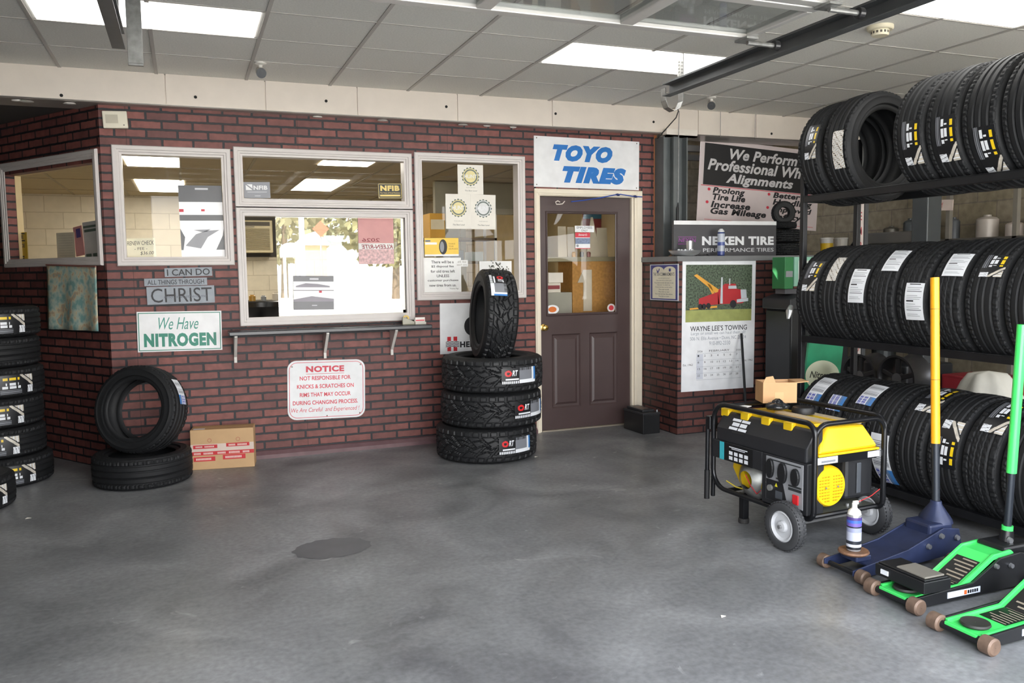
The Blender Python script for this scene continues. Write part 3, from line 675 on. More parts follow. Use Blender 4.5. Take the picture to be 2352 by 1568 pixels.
# stickers and posters on the glass
s = wsign('window_sticker', 'grey sticker low on the left of the transom glass', 'sticker', [(560, 418), (620, 418), (621, 455), (560, 455)], y=.046, th=.001, mats=mat('sticker grey', '8D8F96', .4))
s.text([('NFIB', .37, .9, .22, .48, dict(bold=.04))], WHT); s.polys('emblem', [[(.08, .5), (.08, .18), (.33, .5)], [(.12, .14), (.33, .14), (.33, .4)]], WHT); s.rects('small_print', [(.13, .87, .6, .64), (.4, .62, .84, .88)], mat('pale print', 'C9CBD0', .4))
s = wsign('window_sticker', 'black and yellow sticker low on the right of the transom glass', 'sticker', [(868, 421), (923, 421), (923, 456), (868, 456)], y=.046, th=.001, mats=mat('sticker black', '23231F', .4))
YS = mat('sticker yellow', 'E8CE7A', .4)
s.text([('NFIB', .1, .9, .14, .5, dict(bold=.06)), ('The Voice of Small Business', .08, .92, .58, .67, dict(bold=.0))], YS); s.rects('border_line', [(.02, .98, .03, .06), (.02, .98, .94, .97), (.02, .04, .03, .97), (.96, .98, .03, .97), (.08, .92, .74, .86)], YS)
def grey_poster(c, label, y):
    s = wsign('poster', label, 'poster', c, y=y, th=.0012, mats=mat('poster charcoal', '6F6F74', .35), group='charcoal posters on the glass')
    s.rects('picture', [(.0, 1, .17, .42), (.0, 1, .44, .76)], mat('poster white', 'F2F2F4', .3))
    s.polys('picture_shape', [[(.0, .7), (.45, .6), (1, .68), (1, .76), (0, .76)], [(.06, .3), (.3, .22), (.6, .24), (.9, .3), (.9, .34), (.06, .34)]], mat('poster violet', '8A8590', .35), lift=.001)
    s.rects('mark', [(.63, .7, .44, .5)], RED, lift=.0014); s.rects('logo', [(.4, .62, .07, .12), (.45, .58, .86, .885)], mat('poster print', 'C9C9CF', .4))
    return s
grey_poster([(674, 633), (766, 633), (767, 711), (674, 711)], 'charcoal poster with a white picture on the sliding pane', .037)
s = wsign('poster', 'tall glossy charcoal and white poster on the right of the left window', 'poster', [(413, 426), (511, 426), (515, 590), (413, 590)], y=.046, th=.0012, mats=mat('poster dark', '55565A', .3))
s.rects('picture', [(.0, 1, .23, .41), (0, 1, .49, .6), (0, 1, .9, 1)], mat('poster bright', 'F4F4F6', .2)); s.polys('picture_shape', [[(0, .6), (1, .6), (.97, .7), (.8, .9), (.05, .9), (.1, .72)], ], mat('poster bright', 'F4F4F6', .2)); 
s.polys('car_shape', [[(.1, .84), (.35, .68), (.6, .63), (.9, .62), (.62, .72), (.45, .88)], [(.3, .62), (.7, .61), (.55, .66)]], mat('poster steel', '8E8F95', .3), lift=.0012); s.rects('logo', [(.38, .68, .035, .06)], mat('poster print', 'C9C9CF', .4)); s.rects('mark', [(0, .1, .33, .37), (.5, .58, .33, .36)], RED, lift=.0013)
# paper plates with crowned seals
SEALG = mat('seal green', '4E5F58', .4); PAPW = mat('wood print paper', 'E6E2D8', .5, var=.05, scale=6); GOLD = mat('seal gold', 'E2D69A', .35); SIL = mat('seal silver', 'DCDDDD', .35)
def seal(c, label, inner):
    s = wsign('poster', label, 'poster', c, y=.046, th=.0012, mats=PAPW, group='seal posters on the glass')
    cu, cv, r = .5, .40, .33; asp = s.w/s.h
    def scal(b, q): b.bm.faces.new([b.bm.verts.new((*q.xy(cu+r*(1+.07*cos(16*2*pi*i/128))*cos(2*pi*i/128), cv+r*asp*(1+.07*cos(16*2*pi*i/128))*sin(2*pi*i/128)), 0)) for i in range(128)])
    s.part('seal', scal, SEALG)
    def disk(f): return lambda b, q: b.bm.faces.new([b.bm.verts.new((*q.xy(u, v), 0)) for u, v in disc(cu, cv, r*f, r*f*asp, 48)])
    s.part('seal_ring', disk(.92), inner, .0012); s.part('seal_field', disk(.82), mat('seal dark', '66706A', .4), .0016); s.part('seal_disc', disk(.66), inner, .002)
    s.text([('HUNT', .25, .75, .33, .46, dict(bold=.02))], WHT, 'lettering', .0026)
    s.text([('The Best Level', .27, .75, .86, .9, dict(bold=.0, shear=.2)), ('for every single season', .33, .68, .76, .785, dict(bold=0))], INK, 'small_print')
seal([(1051, 377), (1110, 380), (1109, 446), (1051, 446)], 'paper with a gold seal, topmost of the three seal papers', GOLD)
seal([(1023, 445), (1081, 446), (1081, 526), (1024, 525)], 'paper with a gold seal, lower left of the three seal papers', GOLD)
seal([(1081, 446), (1138, 448), (1138, 527), (1081, 526)], 'paper with a silver seal, lower right of the three seal papers', SIL)
# yellow tire advert
s = wsign('poster', 'small yellow advert showing a tire on the window beside the door', 'poster', [(975, 547), (1053, 546), (1053, 588), (975, 588)], y=.046, th=.0012, mats=mat('advert yellow', 'F1C842', .4))
s.rects('white_band', [(0, 1, .9, 1), (.02, .36, .24, .36)], WHT); s.rects('blue_mark', [(.02, .17, .12, .2)], mat('dark blue', '2C4F7A', .4)); 
s.part('tire_picture', lambda b, q: b.bm.faces.new([b.bm.verts.new((*q.xy(u, v), 0)) for u, v in disc(.54, .49, .12, .42)]), INK)
s.part('wheel_picture', lambda b, q: b.bm.faces.new([b.bm.verts.new((*q.xy(u, v), 0)) for u, v in disc(.51, .49, .06, .3)]), GRY, .0012); s.text([('TAKE', .7, .9, .28, .36), ('THE', .7, .85, .42, .5), ('SERIES', .7, .98, .56, .64)], mat('advert gold', 'B98B1E', .4))
# disposal fee notice
s = wsign('paper_notice', 'white printed notice in the lower left of the window beside the door', 'notice', [(973, 592), (1058, 591), (1060, 670), (974, 671)], y=.046, th=.0012, mats=mat('paper', 'F0F0EE', .5))
s.text([(t, u0, u1, .085+.135*i, .165+.135*i, dict(bold=.012)) for i, (t, u0, u1) in enumerate((('There will be a', .2, .8), ('$2 disposal fee', .2, .8), ('for old tires left', .18, .83), ('UNLESS', .34, .67), ('customer purchases', .1, .92), ('new tires from us.', .14, .86)))]+[('Thanks Mgt.', .68, .93, .885, .93, dict(bold=0))], INK)
s = wsign('paper_note', 'small handwritten note taped on the corner of the printed notice', 'note', [(1046, 597), (1074, 597), (1075, 612), (1047, 612)], y=.0442, th=.0008, mats=mat('paper', 'F0F0EE', .5)); s.text([('#5 fee', .15, .85, .1, .45, dict(bold=0, shear=.2)), ('each tire', .1, .9, .55, .85, dict(bold=0, shear=.2))], mat('pencil', 'A09A90', .6))
s = wsign('paper_poster', 'white paper with a grey tree picture behind the standing tire', 'poster', [(1101, 600), (1175, 599), (1175, 668), (1101, 669)], y=.046, th=.0012, mats=mat('paper', 'F0F0EE', .5))
rr = random.Random(5)
def tree(b, q):
    for i in range(90): u, v = rr.gauss(.55, .14), rr.gauss(.3, .1); b.quad(*[(*q.xy(u+a*.02, v+c*.03), 0) for a, c in ((-1, -1), (1, -.5), (.8, 1), (-1, .7))])
    b.quad(*[(*q.xy(a, c), 0) for a, c in ((.53, .3), (.57, .3), (.58, .62), (.52, .62))])
s.part('tree_picture', tree, mat('tree print', '7E7F74', .5))
# handwritten card inside the left window
s = wsign('paper_card', 'yellowed handwritten card standing inside the left window', 'card', [(287, 548), (357, 546), (358, 589), (288, 592)], y=.10, th=.0015, mats=mat('card', 'EFE9CF', .6))
s.text([('RENEW CHECK', .08, .95, .14, .36, dict(bold=.0, shear=.15)), ('- FEE -', .3, .72, .48, .62, dict(bold=0)), ('$36.00', .48, .92, .7, .9, dict(bold=0, shear=.2))], mat('marker', '4B4A44', .5))
# alarm siren box, counter, brackets
s = wsign('siren_box', 'white plastic alarm box on the brick corner under the beam', 'alarm box', [(236, 257), (293, 257), (294, 297), (237, 296)], th=.045, bev=.006, mats=mat('siren plastic', 'DCD6C4', .45))
s.rects('grille', [(.12, .62, .22, .72)], mat('siren grille', 'B9B2A0', .5)); screws(s, [(.84, .82)], .005)
BLKC = mat('black laminate', '2B2D33', .25, var=.1)
e = empty('service_counter', onY(757, 765, -.12)); tag(e, 'narrow black counter shelf on white brackets under the service window', 'counter')
x0 = onY(525, 765, -.2).x; x1 = onY(990, 750, -.2).x; zc_ = .99; o = e.location
b = B(); b.box(x0-o.x, x1-o.x, -.24-o.y, -.052-o.y, zc_-.016-o.z, zc_+.016-o.z); b.box(x0+.05-o.x, x1-.05-o.x, -.052-o.y, -.025-o.y, zc_-.016-o.z, zc_+.016-o.z); b.ob('countertop', BLKC, e, bev=.006)
for px in (540, 746, 900):
    x = onY(px, 800, -.02).x-o.x; b = B(); b.prism([(-.002, zc_-.017), (-.2, zc_-.017), (-.2, zc_-.03), (-.028, zc_-.19), (-.028, .755), (-.002, .755)], lambda a, c, d: (x+d, a-o.y, c-o.z), -.011, .011); b.ob('bracket', mat('bracket enamel', 'D8D5CE', .35), e, bev=.002)
# things on the counter
q = onY(938, 738, -.13); e = empty('tape_dispenser', (q.x, -.13, zc_+.016)); tag(e, 'clear tape dispenser standing at the right end of the black counter', 'tape dispenser')
b = B(); b.prism([(-.05, 0), (.05, 0), (.05, .02), (.02, .035), (-.045, .06), (-.05, .05)], lambda a, c, d: (a, d, c), -.014, .014); b.ob('dispenser_body', mat('smoky plastic', '8F8B78', .2, spec=.6), e, bev=.002)
b = B(); b.lathe([(.012, -.01), (.026, -.01), (.026, .01), (.012, .01)], Matrix.Translation((-.02, 0, .05))@Matrix.Rotation(pi/2, 4, 'X'), n=20, closed=True); b.ob('tape_roll', mat('amber tape', 'C9A73A', .3), e, smooth=True)
q = onY(965, 738, -.15); e = empty('card_holder', (q.x, -.15, zc_+.016)); tag(e, 'small clear holder with white and red cards on the counter end', 'card holder')
b = B(); b.box(-.045, .045, -.02, .02, 0, .02); b.box(-.045, .045, .016, .02, .02, .05); b.ob('holder', mat('clear plastic', 'C4BFB4', .15), e, bev=.002)
b = B(); b.box(-.04, .04, .0, .012, .0205, .055); b.ob('card_stack', mat('card white', 'ECE6E0', .5), e); b = B(); b.box(-.036, .036, -.0008, 0, .027, .036); b.ob('print_band', RED, e)
# ---------------------------------------------------------------- door
d = struct(empty('door_1', (4.83, .03, 0)), 'brown half glazed door marked employees only')
DB = mat('brown door paint', '4B3C3B', .38, var=.06, scale=5)
DX0, DX1 = 4.829, 5.724; D = lambda x: x-4.83
def dbox(b, x0, x1, z0, z1, y0=0, y1=.042): b.box(D(x0), D(x1), y0, y1, z0, z1)
GX0, GX1, GZ0, GZ1 = 4.888, 5.60, 1.022, 1.938
b = B(); P1 = (4.94, 5.22); P2 = (5.31, 5.60); PZ = (.2, .86)
holes_wall(b, DX0-4.83, DX1-4.83, .012, 2.06, 0, .042, [(D(GX0), D(GX1), GZ0, GZ1), (D(P1[0]), D(P1[1]), *PZ), (D(P2[0]), D(P2[1]), *PZ)])
bmesh.ops.remove_doubles(b.bm, verts=b.bm.verts[:], dist=1e-5)
b.ob('door_slab', DB, d)
for (a0, a1) in (P1, P2):
    b = B(); r = [[Vector((x, y, z)) for x, z in ((D(a0)+i, PZ[0]+i), (D(a1)-i, PZ[0]+i), (D(a1)-i, PZ[1]-i), (D(a0)+i, PZ[1]-i))] for i, y in ((0, .0), (.012, .012), (.03, .014), (.05, .004))]; b.rings(r, cap=False); b.bm.faces.new([b.bm.verts.new(p) for p in r[-1]]); b.ob('door_panel', DB, d)
b = B(); mould(b, D(GX0), D(GX1), GZ0, GZ1, wd=.022, y=-.01); b.ob('glazing_bead', DB, d)
b = B(); b.box(D(GX0)+.001, D(GX1)-.001, .018, .023, GZ0+.001, GZ1-.001); b.ob('glass_pane', GLASS, d)
k = onY(1245, 752, .03); BR = mat('brass', 'C9A55A', .2, .9)
b = B(); b.lathe([(.001, 0), (.03, 0), (.03, .006), (.012, .012), (.011, .028), (.022, .036), (.027, .048), (.024, .06), (.012, .066), (.001, .067)], Matrix.Translation((D(k.x)+.012, 0, k.z))@Matrix.Rotation(pi/2, 4, 'X'), n=24); b.ob('door_knob', BR, d, smooth=True)
b = B(); b.box(D(DX0), D(DX1), -.03, .042, .0, .011); b.ob('threshold', mat('aluminium sill', 'B9AE9C', .35, .6), d)
c = B(); jx = (DX0-.03, DX1+.03)
def casing(b, x0, x1, z0, z1): b.box(x0, x1, -.02, -.001, z0, z1)
b = B(); casing(b, 4.767, jx[0]+.008, 0, 2.125); casing(b, jx[1]-.008, 5.826, 0, 2.125); casing(b, jx[0]+.008, jx[1]-.008, 2.07, 2.125)
b.box(4.775, jx[0]-.012, -.028, -.02, 0, 2.117); b.box(jx[1]+.012, 5.818, -.028, -.02, 0, 2.117); b.box(jx[0]-.012, jx[1]+.012, -.028, -.02, 2.085, 2.117)
b.box(4.802, DX0-.003, 0, .12, 0, 2.07); b.box(DX1+.003, 5.763, 0, .12, 0, 2.07); b.box(4.802, 5.763, 0, .12, 2.064, 2.074)
struct(b.ob('trim_4', JAMB, bev=.003), 'cream casing round the brown door')
# papers on the door glass
s = wsign('door_sign', 'white card lettered for staff at eye height on the door glass', 'sign', [(1320, 518), (1364, 519), (1364, 533), (1320, 533)], y=.045, th=.001); s.text([('EMPLOYEES', .1, .9, .12, .46, dict(bold=0)), ('ONLY', .33, .66, .58, .9, dict(bold=0))], INK)
s = wsign('window_sticker', 'red and white sticker with a group picture on the door glass', 'sticker', [(1321, 534), (1355, 534), (1355, 571), (1321, 571)], y=.045, th=.001)
s.rects('red_band', [(0, 1, 0, .3), (0, 1, .96, 1)], RED); s.text([("Stewart's", .2, .8, .06, .2, dict(bold=.01, shear=.3))], WHT, lift=.0014); s.rects('picture', [(0, 1, .34, .7)], mat('sticker slate', '7D8AA6', .5, var=.3, scale=60)); s.part('ring_mark', lambda b, q: b.bm.faces.new([b.bm.verts.new((*q.xy(u, v), 0)) for u, v in disc(.15, .82, .08, .08)]), GRY)
def round_sticker(cx, cy, rx, ry, label, c1, c2):
    a = onY(cx-rx, cy, .044); z = onY(cx+rx, cy, .044); r = (z.x-a.x)/2; h = (onY(cx, cy-ry, .044).z-onY(cx, cy+ry, .044).z)/2
    e = empty('round_sticker', M=frame(((a.x+z.x)/2, .046, a.z), RX, UP)); tag(e, label, 'sticker')
    for nm, f, m_, zz in (('sticker_rim', 1, c1, 0), ('sticker_center', .62, c2, .0006)):
        b = B(); b.prism(disc(0, 0, r*f, h*f, 28), lambda u, v, w_: (u, v, w_), zz, zz+.0008); b.ob(nm, m_, e)
round_sticker(1269, 711, 15, 10.5, 'oval white sticker with an orange mark, lower left on the door glass', WHT, mat('orange print', 'D9722E', .45))
round_sticker(1404, 707, 9, 9.5, 'round red and white sticker, lower right on the door glass', mat('sticker pale', 'C9C2BE', .4), mat('rose red', 'C02A35', .45))
# bungee cord across the top of the door
pts = [onY(x, y, -.045) for x, y in ((1312, 463), (1340, 460), (1380, 454), (1415, 447), (1425, 446), (1455, 451), (1475, 452))]
e = empty('bungee_cord', pts[3]); tag(e, 'blue bungee cord hooked across the top of the brown door', 'bungee cord'); o = e.location
b = B(); b.tube([p-o for p in pts], .0045, 8); b.ob('cord', mat('blue cord', '2B4DA8', .5), e, smooth=True)
b = B(); h = [onY(1297, 462, -.045), onY(1292, 468, -.05), onY(1286, 469, -.05), onY(1278, 469, -.05), onY(1276, 464, -.05), onY(1281, 461, -.05), onY(1286, 464, -.045)]; b.tube([p-o for p in h], .005, 8); b.ob('hook', mat('pale hook', 'D9CFC6', .4), e, smooth=True)
for x, y in ((1419, 447), (1459, 451)): b = B(); p = onY(x, y, -.045)-o; b.tube([p+Vector((-.018, 0, .002)), p, p+Vector((.018, 0, -.004))], [.006, .012, .006], 8); b.ob('knot', mat('navy knot', '26336E', .6), e, smooth=True)
# vinyl map hanging under the angled window
q = [onA(x, y, .03) for x, y in ((107, 608), (221, 612), (235, 760), (119, 755))]; mR = (q[1]-q[0]).normalized(); 
MP = bpy.data.materials.new('map print'); MP.use_nodes = True; N = MP.node_tree.nodes; L = MP.node_tree.links
t_ = N.new('ShaderNodeTexCoord'); nz = N.new('ShaderNodeTexNoise'); nz.inputs['Scale'].default_value = 14; nz.inputs['Detail'].default_value = 6; r_ = N.new('ShaderNodeValToRGB'); L.new(t_.outputs['Object'], nz.inputs['Vector']); L.new(nz.outputs['Fac'], r_.inputs[0]); L.new(r_.outputs[0], N['Principled BSDF'].inputs['Base Color'])
cr_ = r_.color_ramp; cr_.elements[0].position = .38; cr_.elements[0].color = lin('86B3B0'); cr_.elements[1].position = .5; cr_.elements[1].color = lin('C6D3C6')
for p_, c_ in ((.56, 'DCD5B8'), (.62, 'C9A987'), (.68, '9CBDBB')): x_ = cr_.elements.new(p_); x_.color = lin(c_)
N['Principled BSDF'].inputs['Roughness'].default_value = .35
b = B(); P = []
for i in range(25):
    u = i/24; row = []
    for j in range(13):
        v = j/12; p = (q[0]*(1-u)+q[1]*u)*(1-v)+(q[3]*(1-u)+q[2]*u)*v; row.append(p+AN*(.012*sin(u*14+v)*v+.02*v))
    P.append(row)
ctr = (q[0]+q[2])/2
b.grid([[p-ctr for p in r] for r in P]); mp_ = b.ob('wall_map', MP, smooth='all', fix=False); mp_.location = ctr; tag(mp_, 'curling laminated map hanging below the angled window', 'map')
so_ = mp_.modifiers.new('thickness', 'SOLIDIFY'); so_.thickness = .0015
b = B(); b.tube([q[0]-ctr+AN*.004, q[1]-ctr+AN*.004], .006, 6); b.ob('top_strip', mat('map strip', '8E5A52', .5), mp_)
# yellow poster and papers inside the angled window
def asign(name, label, cat, c, gap, **k): return Sign(name, label, cat, c, AP+AN*gap, AR, **k)
s = asign('poster', 'yellow and black poster at the left end of the angled window', 'poster', [(27, 535), (66, 533), (62, 607), (27, 606)], -.10, th=.0012, mats=mat('poster yellow', 'C9A82A', .45))
s.rects('black_band', [(0, .88, .02, .06), (0, .88, .24, .28)], INK); s.text([('PRIDE', .1, .8, .09, .2), ('SERVICE', .05, .85, .36, .47), ('OF', .3, .55, .54, .65), ('ICE', .05, .8, .73, .92, dict(bold=.05))], INK)
s = asign('paper_sheet', 'ruled white sheet in the middle of the angled window', 'paper', [(131, 535), (173, 533), (173, 597), (132, 598)], -.12, th=.001, mats=mat('paper warm', 'DDD3BC', .6)); s.rects('ruled_lines', [(.1, .9, .1+.09*i, .11+.09*i) for i in range(9)], mat('rule print', 'B7AD99', .6))
s = asign('paper_sheet', 'pink and violet paper right of the ruled sheet in the angled window', 'paper', [(170, 522), (190, 517), (194, 585), (174, 590)], -.125, th=.001, mats=mat('pink paper', 'D99A96', .6)); s.rects('violet_patch', [(.3, .8, .08, .38)], mat('violet print', '5A4A8A', .5))
s = asign('paper_sheet', 'large white form at the right end of the angled window', 'paper', [(192, 512), (224, 505), (226, 594), (194, 596)], -.13, th=.001, mats=mat('form paper', 'CFCDC9', .6)); s.rects('printed_band', [(.05, .95, .1, .16), (.1, .95, .2, .27), (.1, .5, .85, .97), (.6, .95, .85, .97)], mat('form print', '5E6E62', .5))
# ================================================================ half wall, column, banner and the things around them
PX0, PX1, PY = 5.83, 7.25, -.60; CAPZ = 1.53
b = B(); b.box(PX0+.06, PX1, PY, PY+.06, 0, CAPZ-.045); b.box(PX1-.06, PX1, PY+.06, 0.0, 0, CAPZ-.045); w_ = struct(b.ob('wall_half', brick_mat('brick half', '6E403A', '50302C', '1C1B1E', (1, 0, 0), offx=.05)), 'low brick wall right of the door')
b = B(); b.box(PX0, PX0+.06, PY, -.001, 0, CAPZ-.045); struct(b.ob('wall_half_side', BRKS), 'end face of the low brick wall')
CAPM = mat('grey cap paint', '77787A', .45, var=.05)
b = B(); b.box(PX0-.02, PX1+.02, PY-.022, -.17, CAPZ-.045, CAPZ); b.box(PX0-.02, PX0+.1, -.17, -.002, CAPZ-.045, CAPZ); struct(b.ob('trim_5', CAPM, bev=.004), 'grey cap board along the top of the low brick wall')
# steel column
b = B(); z0 = 0; c0 = onY(1517, 450, -.1).x; c1 = onY(1572, 450, -.1).x; cm = (c0+c1)/2
b.box(c0, c0+.012, -.15, .0, z0, 2.6); b.box(c1-.012, c1, -.15, .0, z0, 2.6); b.box(c0+.012, c1-.012, -.08, -.068, z0, 2.6); b.box(c0+.10, c0+.15, -.155, -.12, 1.5, 2.6)
struct(b.ob('column', mat('grey column steel', '6A6F70', .45, .3, var=.1)), 'grey steel column standing behind the low brick wall')
b = B(); b.box(c0+.02, c0+.34, -.17, -.105, 2.60, 2.665); b.box(c0+.02, c0+.34, -.17, -.02, 2.6, 2.612); struct(b.ob('trim_6', mat('white bracket', 'E3DCD2', .5)), 'white angle plate on top of the column')
# ten rules plaque on the end face
s = Sign('wall_plaque', 'blue and cream plaque with two arched tops on the low brick wall', 'plaque', [(1492, 608), (1557, 606), (1562, 691), (1497, 688)], (PX0, 0, 0), (0, -1, 0), th=.004, mats=mat('plaque edge', 'D9DCE4', .45))
NAVY = mat('plaque navy', '3B3F86', .45); CRM = mat('plaque cream', 'E3DDC8', .5)
s.rects('blue_field', [(.03, .97, .02, .98)], NAVY)
def tab(b, q):
    for u0, u1 in ((.09, .5), (.5, .91)):
        n = 14; pts = [(u1, .95), (u0, .95)]+[((u0+u1)/2-(u1-u0)/2*cos(pi*i/n), .17-.11*sin(pi*i/n)) for i in range(n+1)]
        b.bm.faces.new([b.bm.verts.new((*q.xy(u, v), 0)) for u, v in reversed(pts)])
s.part('tablet_shape', tab, CRM, .001)
s.text([('THE TEN COMMANDMENTS', .13, .87, .23, .32, dict(bold=.01))], mat('plaque ink', '55565E', .5), lift=.0016)
ll = ['I am the Lord thy God', 'Thou shalt have no other gods', 'Thou shalt not take the name in vain', 'Remember the sabbath day', 'Honour thy father and thy mother', 'Thou shalt not kill', 'Thou shalt not steal', 'Thou shalt not bear false witness', 'Thou shalt not covet']
s.text([(t, .5-.012*len(t)*.78, .5+.012*len(t)*.78, .37+.062*i, .405+.062*i, dict(bold=0)) for i, t in enumerate(ll)], mat('plaque ink', '55565E', .5), 'small_lettering', lift=.0016)
s.polys('bird_mark', [[(.24, .12), (.3, .2), (.34, .1), (.36, .14), (.31, .23), (.26, .22)], [(.68, .12), (.75, .12), (.75, .2), (.68, .2)]], NAVY, .0016)
# calendar
s = wsign('wall_calendar', 'large white wall calendar with a red tow truck picture on the low brick wall', 'calendar', [(1566, 594), (1734, 594), (1731, 889), (1565, 900)], y=PY, th=.003, mats=mat('calendar paper', 'EEF0F4', .45))
TREES = mat('photo foliage', '4C5A48', .5, var=.8, scale=70); LAWN = mat('photo lawn', '9DA35F', .5, var=.15, scale=12)
s.rects('photo_trees', [(.045, .95, .045, .385)], TREES); s.rects('photo_lawn', [(.045, .95, .385, .475)], LAWN, .0007)
TR = mat('truck red', 'B5262E', .4, var=.1); BO = mat('boom yellow', 'E0A23A', .4)
s.polys('truck_boom', [[(.15, .125), (.19, .115), (.52, .245), (.47, .27)], [(.33, .19), (.37, .19), (.44, .27), (.40, .27)], [(.1, .37), (.47, .355), (.47, .37), (.1, .382)]], BO, .0012)
s.polys('truck_body', [[(.22, .30), (.48, .25), (.5, .345), (.22, .355)], [(.48, .24), (.57, .19), (.72, .19), (.74, .23), (.86, .24), (.88, .31), (.82, .34), (.48, .345)]], TR, .0014)
s.polys('truck_chrome', [[(.52, .14), (.54, .14), (.545, .34), (.51, .34)], [(.63, .15), (.645, .15), (.645, .2), (.63, .2)], [(.79, .235), (.87, .235), (.88, .3), (.80, .305)], [(.74, .31), (.9, .3), (.9, .325), (.74, .335)], [(.62, .205), (.73, .205), (.735, .228), (.62, .228)]], mat('truck chrome', 'C3CBD2', .3), .0018)
s.part('truck_wheels', lambda b, q: [b.bm.faces.new([b.bm.verts.new((*q.xy(u, v), 0)) for u, v in disc(cu, cv, .045 if cu > .6 else .032, .03 if cu > .6 else .022, 16)]) for cu, cv in ((.69, .345), (.24, .36), (.29, .36), (.35, .355))], INK, .0022)
DG = mat('calendar ink', '3A3D44', .5); LG = mat('calendar grey', '9AA0AC', .5)
s.text([('WAYNE LEE\'S TOWING', .11, .89, .505, .545, dict(bold=.01))], DG)
s.text([('Large or small we can haul them all!', .12, .87, .55, .58, dict(bold=0)), ('506 N. Ellis Avenue • Dunn, NC 28334', .11, .88, .587, .617, dict(bold=0)), ('910-892-2330', .37, .66, .625, .655, dict(bold=0))], LG, 'address_lettering')
s.text([('FEBRUARY', .37, .65, .69, .705, dict(bold=0)), ('2026', .21, .28, .692, .706, dict(bold=0)), ('2026', .74, .81, .692, .706, dict(bold=0)), ('Est. 1962', .02, .15, .79, .805, dict(bold=0)), ('Est. 1962', .85, .98, .775, .79, dict(bold=0))], DG, 'month_lettering')
s.rects('week_rows', [(.2, .82, .715+.05*i, .7165+.05*i) for i in range(5)], LG); s.rects('sunday_column', [(.2, .29, .72, .91)], mat('calendar tint', 'D5D9E4', .5), .0004)
s.text([(str(d_), .215+.088*((d_-1) % 7), .215+.088*((d_-1) % 7)+(.02 if d_ < 10 else .035), .725+.05*((d_-1)//7), .74+.05*((d_-1)//7), dict(bold=0)) for d_ in range(1, 29)], DG, 'day_numbers')
# sign box on the cap
s = wsign('sign_board', 'charcoal sign board with a white top strip standing on the grey cap', 'sign', [(1543, 504), (1777, 504), (1778, 584), (1543, 584)], y=-.40, th=.03, mats=mat('board charcoal', '46464A', .4))
s.rects('white_strip', [(0, 1, 0, .11)], WHT); s.text([('NEXEN TIRE', .265, .975, .44, .69, dict(bold=.05))], mat('board white', 'E4E6EA', .4)); s.text([('PERFORMANCE TIRES', .275, .975, .775, .885, dict(bold=.01))], mat('board pale', 'C6C8CC', .4), 'small_lettering')
PUR = mat('mark purple', '9A3FA0', .4); s.rects('purple_lines', [(.04, .21, .45, .462), (.04, .15, .645, .66)], PUR); s.text([('NEXEN', .045, .205, .49, .6, dict(bold=0, shear=.1))], PUR, 'mark_lettering'); s.rects('charcoal_edge', [(-.0, .0, 0, 0)], WHT)
sb = s.o; sb.matrix_world = Matrix.Translation((0, 0, CAPZ+.001-(s.M.translation.z-s.h/2))) @ s.M
# dish of caps, spray can, spool on the cap
CH = mat('bright chrome', 'D9DCE0', .35, .8); q = onY(1573, 580, -.55)
e = empty('metal_dish', (q.x, -.55, CAPZ)); tag(e, 'shallow silver dish of bright caps on the grey cap board', 'dish')
b = B(); b.lathe([(.001, .002), (.07, .002), (.11, .02), (.13, .045), (.136, .047), (.134, .04), (.112, .014), (.072, -.0), (.001, 0)], n=32); b.ob('dish_bowl', CH, e, smooth=True)
for k, (x, y) in enumerate(((-.06, .0), (-.02, -.04), (-.01, .03), (.05, -.03))): b = B(); b.lathe([(.018, .02), (.018, .05), (.012, .06), (.001, .062)], Matrix.Translation((x, y, 0)), n=14); b.ob('valve_cap', CH, e, smooth=True)
b = B(); b.lathe([(.028, .02), (.03, .13), (.026, .13), (.024, .03), (.001, .028)], Matrix.Translation((.06, .02, 0)), n=20); b.ob('cup', mat('polished cup', 'D9DADB', .2, .7), e, smooth=True)
def spray(name, p, label, body, h=.21, r=.033, cap=None, band=None, nozzle=None):
    e = empty(name, p); tag(e, label, 'spray can')
    b = B(); b.lathe([(.001, 0), (r*.93, 0), (r, .006), (r, h), (r*.94, h+.006)], n=28); b.ob('can_body', body, e, smooth=True)
    b = B(); b.lathe([(r*1.01, h*.05), (r*1.012, h*.07), (r*1.012, h*.95), (r*1.005, h*.97)], n=28); b.ob('can_label', band, e, smooth=True)
    b = B(); b.lathe([(r*.94, h+.005), (r*.8, h+.022), (r*.42, h+.032), (r*.4, h+.036), (.001, h+.036)], n=24); b.ob('shoulder', cap, e, smooth=True)
    return e
def label_mat(name, cols, scale):
    M = bpy.data.materials.new(name); M.use_nodes = True; MATS[name] = M; N = M.node_tree.nodes; L = M.node_tree.links; t = N.new('ShaderNodeTexCoord'); sp = N.new('ShaderNodeSeparateXYZ'); L.new(t.outputs['Object'], sp.inputs[0])
    mr = N.new('ShaderNodeMapRange'); L.new(sp.outputs['Z'], mr.inputs[0]); mr.inputs[1].default_value = 0; mr.inputs[2].default_value = scale
    r = N.new('ShaderNodeValToRGB'); r.color_ramp.interpolation = 'CONSTANT'; L.new(mr.outputs[0], r.inputs[0])
    while len(r.color_ramp.elements) < len(cols): r.color_ramp.elements.new(.5)
    for e_, (p, c) in zip(r.color_ramp.elements, cols): e_.position = p; e_.color = lin(c)
    L.new(r.outputs[0], N['Principled BSDF'].inputs['Base Color']); N['Principled BSDF'].inputs['Roughness'].default_value = .3; return M
q = onY(1656, 580, -.52); spray('spray_can', (q.x, -.52, CAPZ), 'tall silver and blue spray can in front of the charcoal sign board', mat('can navy', '2B3F7A', .25, .3), .20, .031, mat('can cap', 'D5D6D8', .3), label_mat('blue silver label', [(0, '3E4A86'), (.2, 'A9B0BD'), (.45, '4A5A9C'), (.6, 'B9C0CC')], .2))
